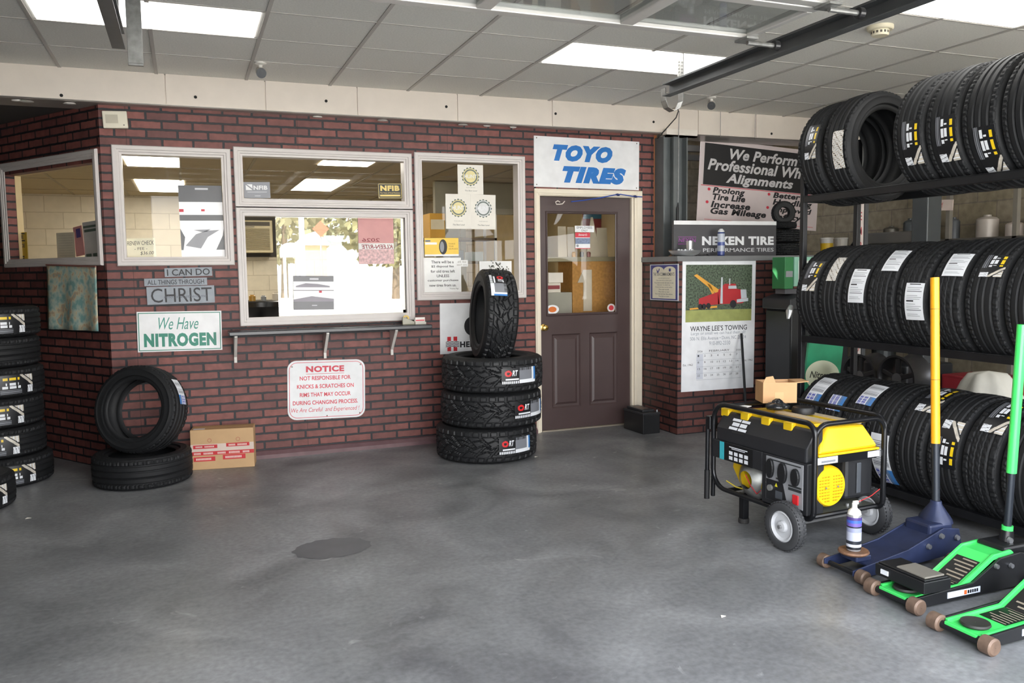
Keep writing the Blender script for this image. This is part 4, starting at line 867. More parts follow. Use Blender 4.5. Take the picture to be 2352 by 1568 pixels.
q = onY(1542, 578, -.35); b = B(); b.lathe([(.001, 0), (.024, 0), (.024, .008), (.010, .012), (.010, .045), (.024, .05), (.024, .058), (.001, .058)], n=16); o = b.ob('thread_spool', mat('worn wood', '8A6A4E', .6), smooth=True); o.location = (q.x, -.35, CAPZ); tag(o, 'small brown spool at the left end of the grey cap', 'spool')
q = onY(1605, 583, -.5); b = B(); b.tube([Vector((.06*cos(t*.5)*(1+.1*sin(t)), .03*sin(t*.5), .006+.004*(t % 3))) for t in range(26)], .005, 6); o = b.ob('coiled_wire', mat('black wire', '1C1C1E', .5), smooth=True); o.location = (q.x, -.55, CAPZ); tag(o, 'loose coil of black wire beside the silver dish', 'wire')
# miniature tires
SR = .125; q = onY(1806, 560, -.33)
for k in range(2):
    o, M = lying((q.x, -.33), .128, CAPZ+.002+.122*k, .118, ('small tire at the bottom of the little pile on the cap', 'small tire second in the little pile on the cap')[k], 'miniature tires on the cap', .07, 'sipe')
o = tire('small tire standing upright on the little pile on the cap', 'miniature tires on the cap', .108, .085, .05, 'sipe', axis_M((q.x-.04, -.33, CAPZ+.318+.08), (-.35, -.93, 0)))
o, M = lying((q.x-.03, -.33), .115, CAPZ+.25, .06, 'flat small tire under the upright one in the little pile', 'miniature tires on the cap', .06, 'sipe')
# banner hung under the beam
s = wsign('banner', 'white and black vinyl banner about wheel alignments hanging under the beam', 'banner', [(1611, 318), (1884, 348), (1874, 532), (1597, 508)], y=.23, th=.003, mats=mat('banner vinyl', 'DCCFCF', .45, var=.02))
s.rects('black_field', [(.035, .97, .05, .545)], mat('banner black', '242426', .45)); s.rects('red_rule', [(.02, .97, .55, .558), (.06, .97, .955, .96)], RED)
BWH = mat('banner pale', 'D5D3D4', .45)
s.text([('We Perform', .235, .80, .085, .215, dict(bold=.03, shear=.25)), ('Professional Wheel', .065, .985, .228, .365, dict(bold=.03, shear=.25)), ('Alignments', .215, .775, .385, .535, dict(bold=.035, shear=.25))], BWH)
s.text([('Prolong', .115, .375, .565, .655, dict(bold=.04, shear=.2)), ('Tire Life', .115, .38, .64, .72, dict(bold=.04, shear=.2)), ('Increase', .105, .425, .73, .81, dict(bold=.04, shear=.2)), ('Gas Mileage', .105, .56, .81, .91, dict(bold=.04, shear=.2)), ('Better', .61, .845, .56, .63, dict(bold=.04, shear=.2)), ('Handling', .61, .95, .64, .735, dict(bold=.04, shear=.2)), ('Improved', .61, .95, .735, .82, dict(bold=.04, shear=.2)), ('Safety', .61, .87, .82, .91, dict(bold=.04, shear=.2))], INK, 'list_lettering')
s.part('bullet', lambda b, q: [b.bm.faces.new([b.bm.verts.new((*q.xy(u, v), 0)) for u, v in disc(cu, cv, .012, .018, 12)]) for cu, cv in ((.085, .595), (.075, .75), (.575, .59), (.57, .755))], RED)
# hanging rod and cable at the column, leaning bar
e = empty('hanging_cable', onY(1560, 320, -.2)); o = e.location; tag(e, 'thin cable with a dark handle hanging in front of the steel column', 'cable')
P_ = [onY(x, y, -.2)-o for x, y in ((1560, 255), (1559, 300), (1558, 380), (1557, 465))]
b = B(); b.tube(P_, .004, 6); b.ob('cord', GALV, e, smooth=True)
b = B(); b.tube([onY(x, y, -.2)-o for x, y in ((1557, 465), (1557, 472), (1556, 478), (1555, 548))], [.004, .008, .013, .012], 10); b.ob('handle', mat('black grip', '18181A', .5), e, smooth=True)
b = B(); b.tube([onY(x, y, -.2) for x, y in ((1510, 318), (1535, 290), (1553, 270), (1558, 255), (1556, 246))], .005, 6); tag(b.ob('black_cord', mat('black wire', '1C1C1E', .5), smooth=True), 'short black cord slanting across the foot of the beam above the column', 'cord')
a = onY(1703, 766, -.63); f_ = onZ(1717, 1004, .008); b = B(); b.tube([a, a+(f_-a)*.5, f_], .011, 10); b.ob('pry_bar_tmp', DARKM) if False else None
pb = b.ob('pry_bar', DARKM, smooth=True); tag(pb, 'thin black steel bar leaning in front of the calendar', 'pry bar')
# battery
q = onZ(1497, 996); e = empty('car_battery', M=Matrix.Translation((5.655, -.30, 0))@Matrix.Rotation(radians(-88), 4, 'Z')); tag(e, 'black car battery on the floor between the door and the low brick wall', 'battery')
BAT = mat('battery black', '1B1C1E', .35)
b = B(); b.box(-.16, .16, -.085, .085, 0, .165); b.ob('case', BAT, e, bev=.004)
b = B(); b.box(-.165, .165, -.09, .09, .165, .185); b.box(-.15, .11, -.06, .06, .185, .205); b.ob('lid', mat('battery lid', '2C2D2F', .35), e, bev=.004)
for x in (-.1, .135): b = B(); b.cyl((x, .07, .185), (x, .07, .203), .009, .008, 12); b.ob('terminal', mat('lead', '8D8F92', .4, .7), e)
b = B(); b.box(-.08, .06, -.04, .03, .2055, .2065); b.ob('top_label', mat('label brown', '6E5A50', .5), e)
# ================================================================ workshop behind the rack
CAB = mat('machine black', '222427', .4, var=.08)
m0 = onY(1757, 800, -.72); e = empty('wheel_balancer', (m0.x, -1.05, 0)); tag(e, 'black wheel balancing machine with a sloped top beside the low brick wall', 'machine')
b = B(); b.prism([(.0, 0), (.62, 0), (.62, 1.02), (.46, 1.02), (.16, 1.1), (0.02, 1.09), (0, 1.05)], lambda a, c, d: (a, d, c), 0, .33); b.ob('cabinet', CAB, e, bev=.012)
b = B(); b.prism([(-.03, 1.07), (.5, 1.07), (.5, 1.2), (.1, 1.2), (-.03, 1.16)], lambda a, c, d: (a, d, c), -.02, .34); b.ob('weight_tray', mat('tray dark', '2E3034', .5), e, bev=.01)
b = B(); b.tube([(.22, -.012, 1.02), (.5, -.012, 1.02), (.55, -.012, .86), (.42, -.012, .84), (.22, -.012, 1.02)], .005, 6); b.ob('panel_outline', mat('pale outline', 'A9ABA8', .4), e)
for k, (x, z) in enumerate(((.36, .97), (.42, .93), (.4, .88))): b = B(); b.box(x, x+.05, -.016, -.002, z, z+.025); b.ob('button', mat('button grey', '8E8F90', .4), e)
b = B(); b.tube([(-.02, -.02, 1.1), (-.06, -.05, 1.06), (-.08, -.06, 1.0)], [.02, .03, .012], 10); b.ob('chrome_nozzle', CH, e, smooth=True)
q0 = onY(1803, 590, -.98); q1 = onY(1850, 657, -.98); e2 = empty('weight_dispenser', (q0.x, -.98, q1.z)); tag(e2, 'green and mint upright dispenser on top of the black machine', 'dispenser'); hh = q0.z-q1.z
b = B(); b.box(0, .09, 0, .16, -.02, hh); b.ob('side_panel', mat('dispenser green', '2E7A46', .45), e2, bev=.004)
b = B(); b.box(.091, .3, -.012, .16, 0, hh); b.ob('front_panel', mat('dispenser mint', '8FC2AC', .45), e2, bev=.006)
b = B(); b.box(.13, .26, -.016, -.0125, .04, hh-.03); b.ob('paper_chart', mat('chart paper', 'DDE3DC', .5), e2)
b = B(); b.box(.01, .08, -.004, -.0005, .08, .13); b.ob('grey_label', GRY, e2); b = B(); b.box(.02, .28, .02, .14, min(-.03, 1.2005-q1.z), -.021); b.ob('foot_block', mat('foot grey', '55565A', .5), e2)
# vertical staff-only sign on its post
q = onY(1965, 600, -.95); e = empty('sign_post', (q.x, -.95, 0)); tag(e, 'slim grey post behind the rack with a narrow upright board', 'post')
b = B(); b.box(.075, .115, -.02, .06, 0, HC-.005); b.ob('pole', mat('post grey', '6A6C6E', .45, .4), e)
b = B(); b.box(-.01, .07, -.012, .0, .15, 2.0); b.ob('board', mat('board cream', 'E2D6CF', .5), e)
b = B(); t_ = 'EMPLOYEESONLY'
for i, ch in enumerate(t_): z = 1.86-.128*i; put_text(b, ch, .01, .05, z-.035, z+.035, bold=.01, f=lambda x, y: (x, -.0135, y))
b.ob('lettering', mat('faded red', 'C25A5E', .5), e, fix=False)
# green oil sign
s = Sign('metal_sign', 'green sign with a cream oval behind the lower part of the rack', 'sign', [(1848, 788), (1926, 792), (1926, 912), (1846, 905)], (0, -1.35, 0), RX, th=.02, mats=mat('sign emerald', '2E9068', .4, var=.2, scale=5))
s.part('oval', lambda b, q: b.bm.faces.new([b.bm.verts.new((*q.xy(u, v), 0)) for u, v in disc(.49, .6, .49, .29, 40)]), mat('oval cream', 'D6DBC0', .45)); s.text([('Nitro', .12, .6, .53, .66, dict(bold=.02, shear=.25)), ('Pro', .66, .93, .56, .66, dict(bold=.02, shear=.25))], mat('oval ink', '41463A', .5), lift=.0014)
zz = s.M.translation.z-s.h/2
for sx_ in (-.1, .1): b = B(); b.box(sx_-.012, sx_+.012, -s.h/2-zz, -s.h/2, 0, .012); b.ob('leg', mat('sign leg', '3A3B3D', .4, .4), s.o)
# shelf along the right wall with cans
sx0 = 8.34; sz = onX(2250, 545, 8.34).z; e = empty('wall_shelf', (8.34, -1.2, sz)); tag(e, 'dark metal shelf on uprights along the right wall', 'shelf')
SHG = mat('shelf grey', '5A5650', .5, .3)
b = B(); b.box(0, .45, -1.6, 1.25, -.04, 0); b.ob('board', SHG, e)
for y in (-1.55, -.55, .1, 1.2): b = B(); b.box(0, .04, y, y+.04, -sz+.0, .75); b.ob('upright', mat('shelf upright', '8A857B', .5, .4), e)
b = B(); b.box(0, .45, -1.6, 1.25, -.75, -.71); b.ob('lower_board', SHG, e)
items = [(.95, .07, .16, '6E6A60', 'grey can at the left end of the wall shelf'), (.72, .06, .22, '4A4F52', 'tall dark bottle on the wall shelf'), (.5, .08, .12, '8A5A34', 'squat brown tin on the wall shelf'), (.22, .05, .2, '55585C', 'slim grey bottle beside the brown tin'), (-.12, .09, .2, 'B9B0A6', 'large pale jug in the middle of the wall shelf'), (-.38, .07, .13, 'C9BDB4', 'small cream tin right of the pale jug'), (-.62, .08, .18, '9A7450', 'tan canister right of the cream tin'), (-1.0, .12, .22, '6E2B2B', 'dark red drum at the right end of the wall shelf')]
for i, (y, r, h, c, nm) in enumerate(items):
    b = B(); b.lathe([(.001, 0), (r, 0), (r, h*.8), (r*.8, h*.88), (r*.35, h*.93), (r*.35, h), (.001, h)], n=18); o = b.ob('can', mat('can paint %d' % i, c, .4, .1), smooth=True); o.location = (8.34+.2, -1.2+y, sz+.0005); tag(o, nm, 'can', 'cans on the wall shelf')
s = Sign('tag_sign', 'white arrow shaped sign with red letters under the top tier, before the right wall', 'sign', [(2130, 460), (2190, 458), (2190, 483), (2134, 483)], (8.30, 0, 0), (0, -1, 0), th=.004, mats=mat('arrow cream', 'E6D4C9', .5)); s.text([('ONLY', .25, .62, .25, .75, dict(bold=.01))], mat('faded red', 'C25A5E', .5)); s.o.parent = None
# buckets on a low cabinet
q = onY(1900, 560, -.15); zb = onY(1900, 585, -.15).z-.05
b = B(); b.box(q.x-.12, q.x+.27, -.3, .0, 0, zb); tag(b.ob('cabinet', mat('cabinet tan', '6E675A', .6), bev=.01), 'tan cabinet behind the rack carrying two white pails', 'cabinet')
for k, (px, nm) in enumerate(((1899, 'white pail with a yellow stripe on the tan cabinet'), (1932, 'plain white pail on the tan cabinet'))):
    p = onY(px, 560, -.15); h = onY(px, 546, -.15).z-zb; e = empty('pail', (p.x, -.15, zb+.0005)); tag(e, nm, 'pail')
    b = B(); b.lathe([(.001, 0), (.052, 0), (.06, h), (.064, h), (.064, h-.012), (.055, h-.014)], n=24); b.ob('bucket', mat('pail white', 'D9D7D2', .4), e, smooth=True)
    if k == 0: b = B(); b.lathe([(.0545, h*.2), (.0605, h*.75), (.061, h*.75), (.055, h*.2)], n=24, closed=True); b.ob('stripe', mat('pail yellow', 'E0B82A', .4), e, smooth=True)
# tire changer
q = onX(2125, 600, 7.75); e = empty('tire_changer', (7.75, q.y, 0)); tag(e, 'dark tire changing machine with column and arm behind the middle of the rack', 'machine')
MG = mat('changer grey', '4E5254', .4, .3)
b = B(); b.box(-.28, .25, -.1, .7, 0, .6); b.ob('base', CAB, e, bev=.02)
b = B(); b.box(-.08, .08, -.08, .08, .6, 2.0); b.ob('column', MG, e, bev=.01)
b = B(); b.box(-.05, .05, .08, .72, 1.62, 1.72); b.ob('swing_arm', mat('arm grey', '6C6A66', .45, .3), e, bev=.01)
b = B(); b.cyl((0, .64, 1.3), (0, .64, 1.62), .025, n=14); b.ob('hex_bar', MG, e)
b = B(); b.cyl((-.02, .4, .601), (-.02, .4, .8), .1, n=20); b.cyl((-.02, .4, .8), (-.02, .4, .83), .24, n=32); b.ob('turntable', MG, e)
b = B(); b.tube([(0, .72, 1.7), (.02, .8, 1.68), (.03, .92, 1.55), (.03, .98, 1.4)], .012, 8); b.ob('air_hose', mat('black wire', '1C1C1E', .5), e, smooth=True)
o, M = lying((7.73, q.y+.4), .34, .831, .2, 'dark tire lying on the turntable of the tire changer', None, .215, 'rib')
# loose things low behind the rack
e = empty('tool_box', (7.9, onX(2165, 870, 7.9).y-.36, 0)); tag(e, 'red tool chest seen between the middle and bottom tiers', 'tool chest')
zt_ = onX(2165, 850, 7.9).z; b = B(); b.box(-.2, .25, -.2, .2, 0, zt_); b.ob('chest_body', mat('tool red', '8E2830', .35), e, bev=.01)
for k in range(3): b = B(); b.box(-.206, -.2005, -.18, .18, zt_*(.1+.3*k), zt_*(.35+.3*k)); b.ob('drawer', mat('drawer red', '9A2E36', .35), e, bev=.003)
for k, (px, py) in enumerate(((1992, 862), (2078, 868))):
    c = onX(px, py, 6.75); e = empty('alloy_wheel', M=axis_M(c, (-1, 0, 0))); tag(e, ('dark spoked wheel rim behind the rack, nearer the oval sign', 'dark spoked wheel rim behind the rack, beside the red tool chest')[k], 'wheel', 'spare rims behind the rack')
    b = B(); b.lathe([(.155, -.09), (.17, -.09), (.16, -.07), (.15, 0), (.16, .07), (.17, .09), (.155, .09), (.14, .06), (.13, 0), (.14, -.06)], n=36, closed=True); b.ob('rim', mat('rim dark', '3A3A3C', .35, .7), e, smooth=True)
    for j in range(5): b = B(); b.box(.03, .145, -.018, .018, .05, .075, Matrix.Rotation(2*pi*j/5, 4, 'Z')); b.ob('spoke', mat('rim dark', '3A3A3C', .35, .7), e, bev=.006)
    b = B(); b.cyl((0, 0, .04), (0, 0, .08), .04, n=20); b.ob('hub_cap', mat('hub grey', '6E6E70', .35, .7), e)
zr = min(onX(1996, 862, 6.75).z, onX(2072, 868, 6.75).z)-.172
b = B(); b.box(6.6, 6.9, onX(2110, 860, 6.75).y, onX(1975, 860, 6.75).y, 0, zr); tag(b.ob('crate', mat('crate dark', '2C2A29', .6), bev=.01), 'dark crate under the spoked rims', 'crate')
c = onX(2270, 890, 7.2); b = B(); b.lathe([(.001, 0), (.26, 0), (.29, .2), (.25, .42), (.16, .6), (.12, c.z+.1), (.001, c.z+.12)], n=40)
for v in b.bm.verts: a_ = atan2(v.co.y, v.co.x); k_ = 1+.1*sin(a_*7+v.co.z*6); v.co.x *= k_; v.co.y *= k_
o = b.ob('cloth_bundle', mat('dust sheet', 'C4C2B8', .8), smooth='all'); o.location = (7.2, c.y, 0); tag(o, 'pale dust sheet bundle between the middle and bottom tiers at the right', 'cloth')
# ================================================================ portable generator
GM = Matrix.Translation((4.79, -3.44, 0)) @ Matrix.Rotation(radians(3.5), 4, 'Z')
gen = empty('generator', M=GM); tag(gen, 'yellow and black portable generator in a tube frame on two wheels', 'generator')
GL, GW, Z0, Z1 = .775, .475, .175, .66; TU = mat('frame tube black', '1A1B1E', .28, .3, var=.1); YEL = mat('generator yellow', 'E6BE1C', .35, var=.03); GB = mat('generator black', '232427', .45, var=.06); ALU = mat('engine alloy', '9A9B98', .4, .6, var=.15, scale=30)
def arc(c, r, a0, a1, f, n=6): return [f(c[0]+r*cos(radians(a0+(a1-a0)*i/n)), c[1]+r*sin(radians(a0+(a1-a0)*i/n))) for i in range(n+1)]
R1, R0 = .10, .05
for u in (0, GW):
    f = lambda v, z, u=u: Vector((u, v, z))
    pts = arc((R0, Z0+R0), R0, 270, 180, f)[::-1]
    pts = arc((GL-R1, Z0+R1), R1, 270, 360, f)+arc((GL-R1, Z1-R1), R1, 0, 90, f)+arc((.06, Z1-.06), .06, 90, 180, f)+arc((R0, Z0+R0), R0, 180, 270, f)
    b = B(); b.tube(pts, .0135, 10, closed=True); b.ob('frame_tube', TU, gen, smooth=True)
f = lambda u, z: Vector((u, .002, z))
b = B(); b.tube([Vector((0, .002, Z0+.03))]+arc((.08, Z1-.085), .08, 180, 90, f)+arc((GW-.08, Z1-.085), .08, 90, 0, f)+[Vector((GW, .002, Z0+.03))], .0135, 10); b.ob('frame_tube', TU, gen, smooth=True)
for v, z in ((.06, Z0), (.40, Z0), (GL-.12, Z0), (GL-.12, Z1)): b = B(); b.tube([(0.0, v, z), (GW, v, z)], .012, 8); b.ob('cross_tube', TU, gen, smooth=True)
b = B(); b.tube([(.0, .03, Z0+.01), (GW, .03, Z0+.01)], .012, 8); b.ob('cross_tube', TU, gen, smooth=True)
b = B(); b.box(.02, GW-.02, .03, .34, Z0+.013, Z0+.02); b.ob('base_tray', mat('tray olive', '55574F', .55, .2), gen)
for u, v in ((.06, .06), (.3, .07), (.42, .1)): b = B(); b.cyl((u, v, Z0+.02), (u, v, Z0+.034), .008, n=8); b.ob('tray_bolt', mat('bright bolt', 'C9CACB', .3, .8), gen)
# tank, shroud
b = B(); b.rings([[Vector(p) for p in ((.05, .02+d, .50), (GW-.03, .02+d, .50), (GW-.03, .02+d, .515), (GW-.08, .02+d+s_*.045, .615), (.15, .02+d+s_*.045, .625), (.07, .02+d+s_*.01, .54))] for d, s_ in ((0, 1), (.72, -1))]); b.ob('fuel_tank', YEL, gen, bev=.012, seg=3)
b = B(); b.box(.04, GW-.02, .012, .75, .488, .5); b.ob('tank_flange', YEL, gen, bev=.003)
b = B(); b.prism([(-.012, .455), (-.012, .53), (.045, .615), (.10, .628), (.10, .455)], lambda a, c, d: (a, d, c), .045, .735); b.ob('tank_shroud', GB, gen, bev=.01)
for k in range(4): v = .09+.165*k; b = B(); b.box(.055, .125, v, v+.10, .60, .640); b.box(.03, .1, v+.1, v+.165, .585, .632); b.ob('shroud_step', YEL, gen, bev=.006)
b = B(); b.prism([(-.0135, .515), (.028, .585), (.028, .5855), (-.0135, .5155)], lambda a, c, d: (a-.003, d, c+.003), .50, .60)
b.ob('badge_backing', mat('badge dark', '1A1A1C', .4), gen)
b = B()
for k, (z0, z1, ins) in enumerate(((.535, .548, 0), (.554, .572, .012), (.578, .591, 0))):
    for part in ((.49+ins, .555), (.562, .63-ins)): zz = [(z0, -.0125+(z0-.53)*.67), (z1, -.0125+(z1-.53)*.67)]; b.quad((zz[0][1]-.004, part[1], zz[0][0]), (zz[0][1]-.004, part[0], zz[0][0]), (zz[1][1]-.004, part[0], zz[1][0]), (zz[1][1]-.004, part[1], zz[1][0]))
b.ob('badge', PW, gen, fix=False, label=None) if False else b.ob('badge', PW, gen, fix=False)
b = B(); b.lathe([(.001, 0), (.06, 0), (.062, .02), (.055, .035), (.001, .035)], Matrix.Translation((.33, .42, .625)), n=24); b.ob('fuel_cap', mat('cap black', '1C1C1E', .5), gen, smooth=True)
b = B(); b.box(.2, .26, .12, .5, .622, .632); b.box(.37, .42, .1, .5, .61, .62); b.ob('warning_label', mat('label tan', 'C7B79A', .5), gen)
# upper control band with sticker
b = B(); b.box(-.012, .09, .36, .765, .35, .456); cb_ = b.ob('control_band', GB, gen, bev=.006)
b = B(); b.box(-.0145, -.0125, .43, .70, .352, .452); b.ob('spec_sticker', mat('sticker ink', '101113', .4), cb_)
b = B(); b.box(-.0165, -.0146, .665, .70, .352, .452); b.ob('sticker_stripe', mat('sticker cyan', '3EB5C4', .4), cb_)
b = B()
for i in range(4):
    for j in range(2): v = .465+.042*i; z = .363+.028*j; b.quad((-.0152, v+.03, z), (-.0152, v, z), (-.0152, v, z+.02), (-.0152, v+.03, z+.02))
b.quad((-.0152, .62, .432), (-.0152, .47, .432), (-.0152, .47, .437), (-.0152, .62, .437)); b.quad((-.0152, .6, .424), (-.0152, .49, .424), (-.0152, .49, .428), (-.0152, .6, .428))
b.ob('sticker_icons', PW, cb_, fix=False)
# outlet panel
b = B(); b.box(-.012, .1, .035, .36, .19, .456); b.ob('panel_housing', GB, gen, bev=.006)
PGM = mat('panel grey', '9A9CA0', .4, .2); b = B(); b.box(-.0155, -.0121, .06, .325, .215, .445); pan = b.ob('outlet_panel', PGM, gen, bev=.002)
def outlet(v, z, w, h, nm):
    b = B(); n = 20; pts = [(v+w*cos(2*pi*i/n)*(1 if abs(cos(2*pi*i/n)) < .8 else .97), z+h*sin(2*pi*i/n)) for i in range(n)]; b.prism(pts, lambda a, c, d: (d, a, c), -.034, -.0158); b.ob(nm, mat('outlet black', '17181A', .45), pan, bev=.004)
outlet(.285, .385, .026, .052, 'outlet'); outlet(.195, .378, .03, .055, 'outlet'); outlet(.105, .375, .028, .045, 'outlet')
b = B(); b.prism([(.32, .217), (.32, .325), (.2, .325), (.165, .217)], lambda a, c, d: (d, a, c), -.0175, -.0158); b.ob('switch_field', mat('switch black', '1B1C1F', .4), pan)
b = B(); b.box(-.024, -.0158, .085, .125, .235, .285); b.ob('rocker_switch', mat('switch red', 'C8282E', .35), pan, bev=.003)
for v, z, w, h in ((.07, .30, .09, .014), (.07, .318, .09, .01), (.19, .335, .06, .008), (.075, .428, .22, .006)): b = B(); b.box(-.0168, -.0158, v, v+w, z, z+h); b.ob('printed_strip', mat('strip dark', '2E3133', .4), pan)
b = B(); b.prism([(.255, .295), (.235, .295), (.245, .315)], lambda a, c, d: (d, a, c), -.0185, -.0176); b.ob('warning_triangle', mat('warn yellow', 'D9D02A', .4), pan)
b = B(); b.cyl((-.03, .285, .282), (-.0176, .285, .282), .016, n=16); b.ob('key_switch', ALU, pan); b = B(); b.box(-.0185, -.0176, .2, .25, .235, .275); b.ob('voltmeter', mat('meter grey', '4A4E54', .3), pan)
# engine, alternator, muffler
b = B(); b.box(.1, .36, .40, .66, .2, .46); b.ob('engine_block', mat('engine black', '2A2A2A', .5, .2), gen, bev=.02)
b = B(); b.lathe([(.001, 0), (.10, 0), (.12, .03), (.12, .07), (.001, .08)], Matrix.Translation((.23, .74, .32))@Matrix.Rotation(pi/2, 4, 'X'), n=28); b.ob('recoil_cover', YEL, gen, smooth=True)
b = B(); b.lathe([(.12, 0), (.13, .06), (.1, .12), (.05, .16)], Matrix.Translation((.16, .5, .27))@Matrix.Rotation(-pi/2, 4, 'Y'), n=24); b.ob('engine_casing', ALU, gen, smooth=True)
b = B(); b.prism([(.52, .2), (.62, .22), (.68, .3), (.66, .38), (.58, .4), (.6, .3)], lambda a, c, d: (d, a, c), .06, .1); b.ob('cowl', YEL, gen, bev=.006)
b = B(); b.box(.05, .11, .44, .56, .3, .345); b.box(.03, .1, .40, .47, .2, .24); b.ob('carburettor', ALU, gen, bev=.01)
b = B(); b.tube([(-.0, .66, .23), (.02, .6, .205), (.05, .5, .2), (.04, .42, .22), (.03, .4, .27)], .004, 6); b.ob('yellow_wire', mat('wire yellow', 'B5A23A', .5), gen, smooth=True)
b = B(); b.tube([(.0, .5, .3), (.0, .46, .25), (.01, .42, .21), (.0, .38, .24)], .003, 6); b.ob('red_wire', mat('wire red', 'A22A30', .5), gen, smooth=True)
b = B(); b.cyl((.14, .12, .32), (.14, .40, .32), .115, n=28); b.ob('alternator', mat('engine black', '2A2A2A', .5, .2), gen, bev=.01)
b = B(); b.lathe([(.102, .0), (.108, .06), (.104, .085), (.095, .097), (.001, .1)], Matrix.Translation((.14, .125, .325))@Matrix.Rotation(pi/2, 4, 'X'), n=40, cap=False); ec_ = b.ob('end_cover', YEL, gen, smooth=True)
b = B()
for j in range(9):
    z = .255+.0155*j; hw = sqrt(max(0, .085**2-(z-.325)**2))
    for i in range(-4, 5):
        u = .14+i*.018
        if abs(u-.14) < hw and abs(i) > 0: b.box(u-.006, u+.006, .0235, .026, z-.003, z+.003)
b.ob('vent_slot', mat('cover amber', 'B8920F', .5), ec_)
for u in (.10, .18): b = B(); b.cyl((u, .022, .325), (u, .018, .325), .005, n=8); b.ob('cover_screw', mat('bright bolt', 'C9CACB', .3, .8), ec_)
b = B(); b.box(.27, .47, .06, .30, .23, .45); b.ob('muffler', GB, gen, bev=.02); b = B(); b.box(.345, .375, .052, .0595, .26, .42); b.ob('muffler_slot', mat('slot grey', '4A4E54', .4), gen, bev=.004)
b = B(); b.box(.03, GW-.03, .02, .034, .445, .487); b.ob('support_bar', TU, gen)
b = B(); b.box(.03, .17, .0165, .0195, .45, .484); b.box(.38, .46, .0165, .0195, .452, .482); b.ob('rating_label', PW, gen); b = B(); b.box(.06, .155, .0155, .0164, .457, .468); b.ob('label_print', PG, gen)
# wheels, feet, handles
TYR = mat('wheel rubber', '3A3B3D', .6, var=.1); HUB = mat('hub white', 'C6C8CB', .35, var=.04)
b = B(); b.cyl((-.08, .13, .125), (GW+.08, .13, .125), .009, n=10); b.ob('axle', mat('zinc', 'A9AAAB', .3, .8), gen)
for u, sg in ((-.06, -1), (GW+.06, 1)):
    M_ = Matrix.Translation((u, .13, .125))@Matrix.Rotation(pi/2, 4, 'Y'); wb = empty('wheel', M=Matrix.Identity(4)); wb.parent = gen; 
    b = B(); n = 60; prof = [(.078, -.02), (.082, -.03), (.1, -.034), (.118, -.026), (.124, -.01), (.124, .01), (.118, .026), (.1, .034), (.082, .03), (.078, .02)]
    b.lathe(prof, M_, n=n, closed=True); b.ob('wheel_tread', TYR, wb, smooth=True)
    b = B()
    for i in range(40): 
        for s_ in (-1, 1): b.box(.121, .1268, -.008+.013*s_-.002, .008+.013*s_-.002, -.005, .005, M_@Matrix.Rotation(2*pi*(i+.25*s_)/40, 4, 'Z')@Matrix.Rotation(pi/2, 4, 'X'))
    b.ob('lug', TYR, wb)
    b = B(); b.lathe([(.079, -.024), (.072, -.028), (.06, -.016), (.03, -.014), (.026, -.03), (.012, -.032), (.001, -.032)], M_, n=36); b.lathe([(.079, .024), (.072, .028), (.06, .016), (.03, .014), (.026, .03), (.012, .032), (.001, .032)], M_, n=36); b.ob('hub', HUB, wb, smooth=True)
    b = B(); b.cyl(M_@Vector((0, 0, -.045)), M_@Vector((0, 0, .045)), .01, n=12); b.ob('axle_end', mat('zinc', 'A9AAAB', .3, .8), wb)
for u in (.06, GW-.06): b = B(); b.box(u-.02, u+.02, .56, .60, .025, Z0); b.ob('foot_post', TU, gen, bev=.004); b = B(); b.cyl((u, .58, 0), (u, .58, .028), .03, n=16); b.ob('foot_pad', mat('rubber foot', '2B2A29', .7), gen, bev=.004)
b = B(); b.box(-.02, .04, GL+.01, GL+.05, .50, .58); b.ob('handle_bracket', TU, gen, bev=.006)
for u in (-.01, .035): b = B(); b.tube([(u, GL+.04, .56), (u, GL+.045, .1)], .0125, 10); b.ob('fold_handle', TU, gen, smooth=True)
b = B(); b.tube([(-.01, GL+.043, .26), (-.01, GL+.045, .09)], .016, 10); b.ob('grip', mat('grip black', '141416', .6), gen, smooth=True)
# things lying on top of the frame
GTZ = Z1+.014
KR = mat('torn carton', 'BE9468', .6, var=.08)
e = empty('open_carton', M=GM@Matrix.Translation((.28, .58, GTZ))@Matrix.Rotation(radians(-24), 4, 'Z')); tag(e, 'small torn open cardboard box sitting on top of the generator frame', 'box')
b = B(); w2, d2, hh = .095, .07, .115
for q in ((-w2, w2, -d2, -d2+.003), (-w2, w2, d2-.003, d2), (-w2, -w2+.003, -d2+.003, d2-.003), (w2-.003, w2, -d2+.003, d2-.003)): b.box(q[0], q[1], q[2], q[3], 0, hh)
b.box(-w2+.003, w2-.003, -d2+.003, d2-.003, 0, .003); b.ob('carton_wall', KR, e)
b = B(); b.prism([(-w2, hh), (-w2+.07, hh), (-w2+.06, hh+.035), (-w2+.02, hh+.03)], lambda a, c, d: (a, -d2+d+(c-hh)*.4, c), 0, .003); b.ob('flap', KR, e)
b = B(); b.prism([(0, 0), (.075, .004), (.07, .008), (0, .005)], lambda a, c, d: (w2+a, d*(1-a*3), hh-.004+c), -d2, d2); b.ob('flap', KR, e)
b = B(); b.box(-.03, .02, -d2-.0012, -d2-.0002, .02, .06); b.ob('tape_patch', mat('tape tan', 'B79B6B', .35), e)
rr = random.Random(4); b = B(); bmesh.ops.create_icosphere(b.bm, subdivisions=3, radius=.055)
for v in b.bm.verts: k_ = 1+.25*sin(v.co.x*90+v.co.y*60)+.15*sin(v.co.z*120); v.co.x *= k_; v.co.y *= k_*.9; v.co.z = abs(v.co.z)*.8*k_ if v.co.z > 0 else v.co.z*.05
o = b.ob('plastic_bag', mat('bag black', '1D1F22', .2), smooth='all'); o.matrix_world = GM@Matrix.Translation((.16, .44, GTZ-.012)); tag(o, 'crumpled black plastic bag in front of the torn open box', 'bag')
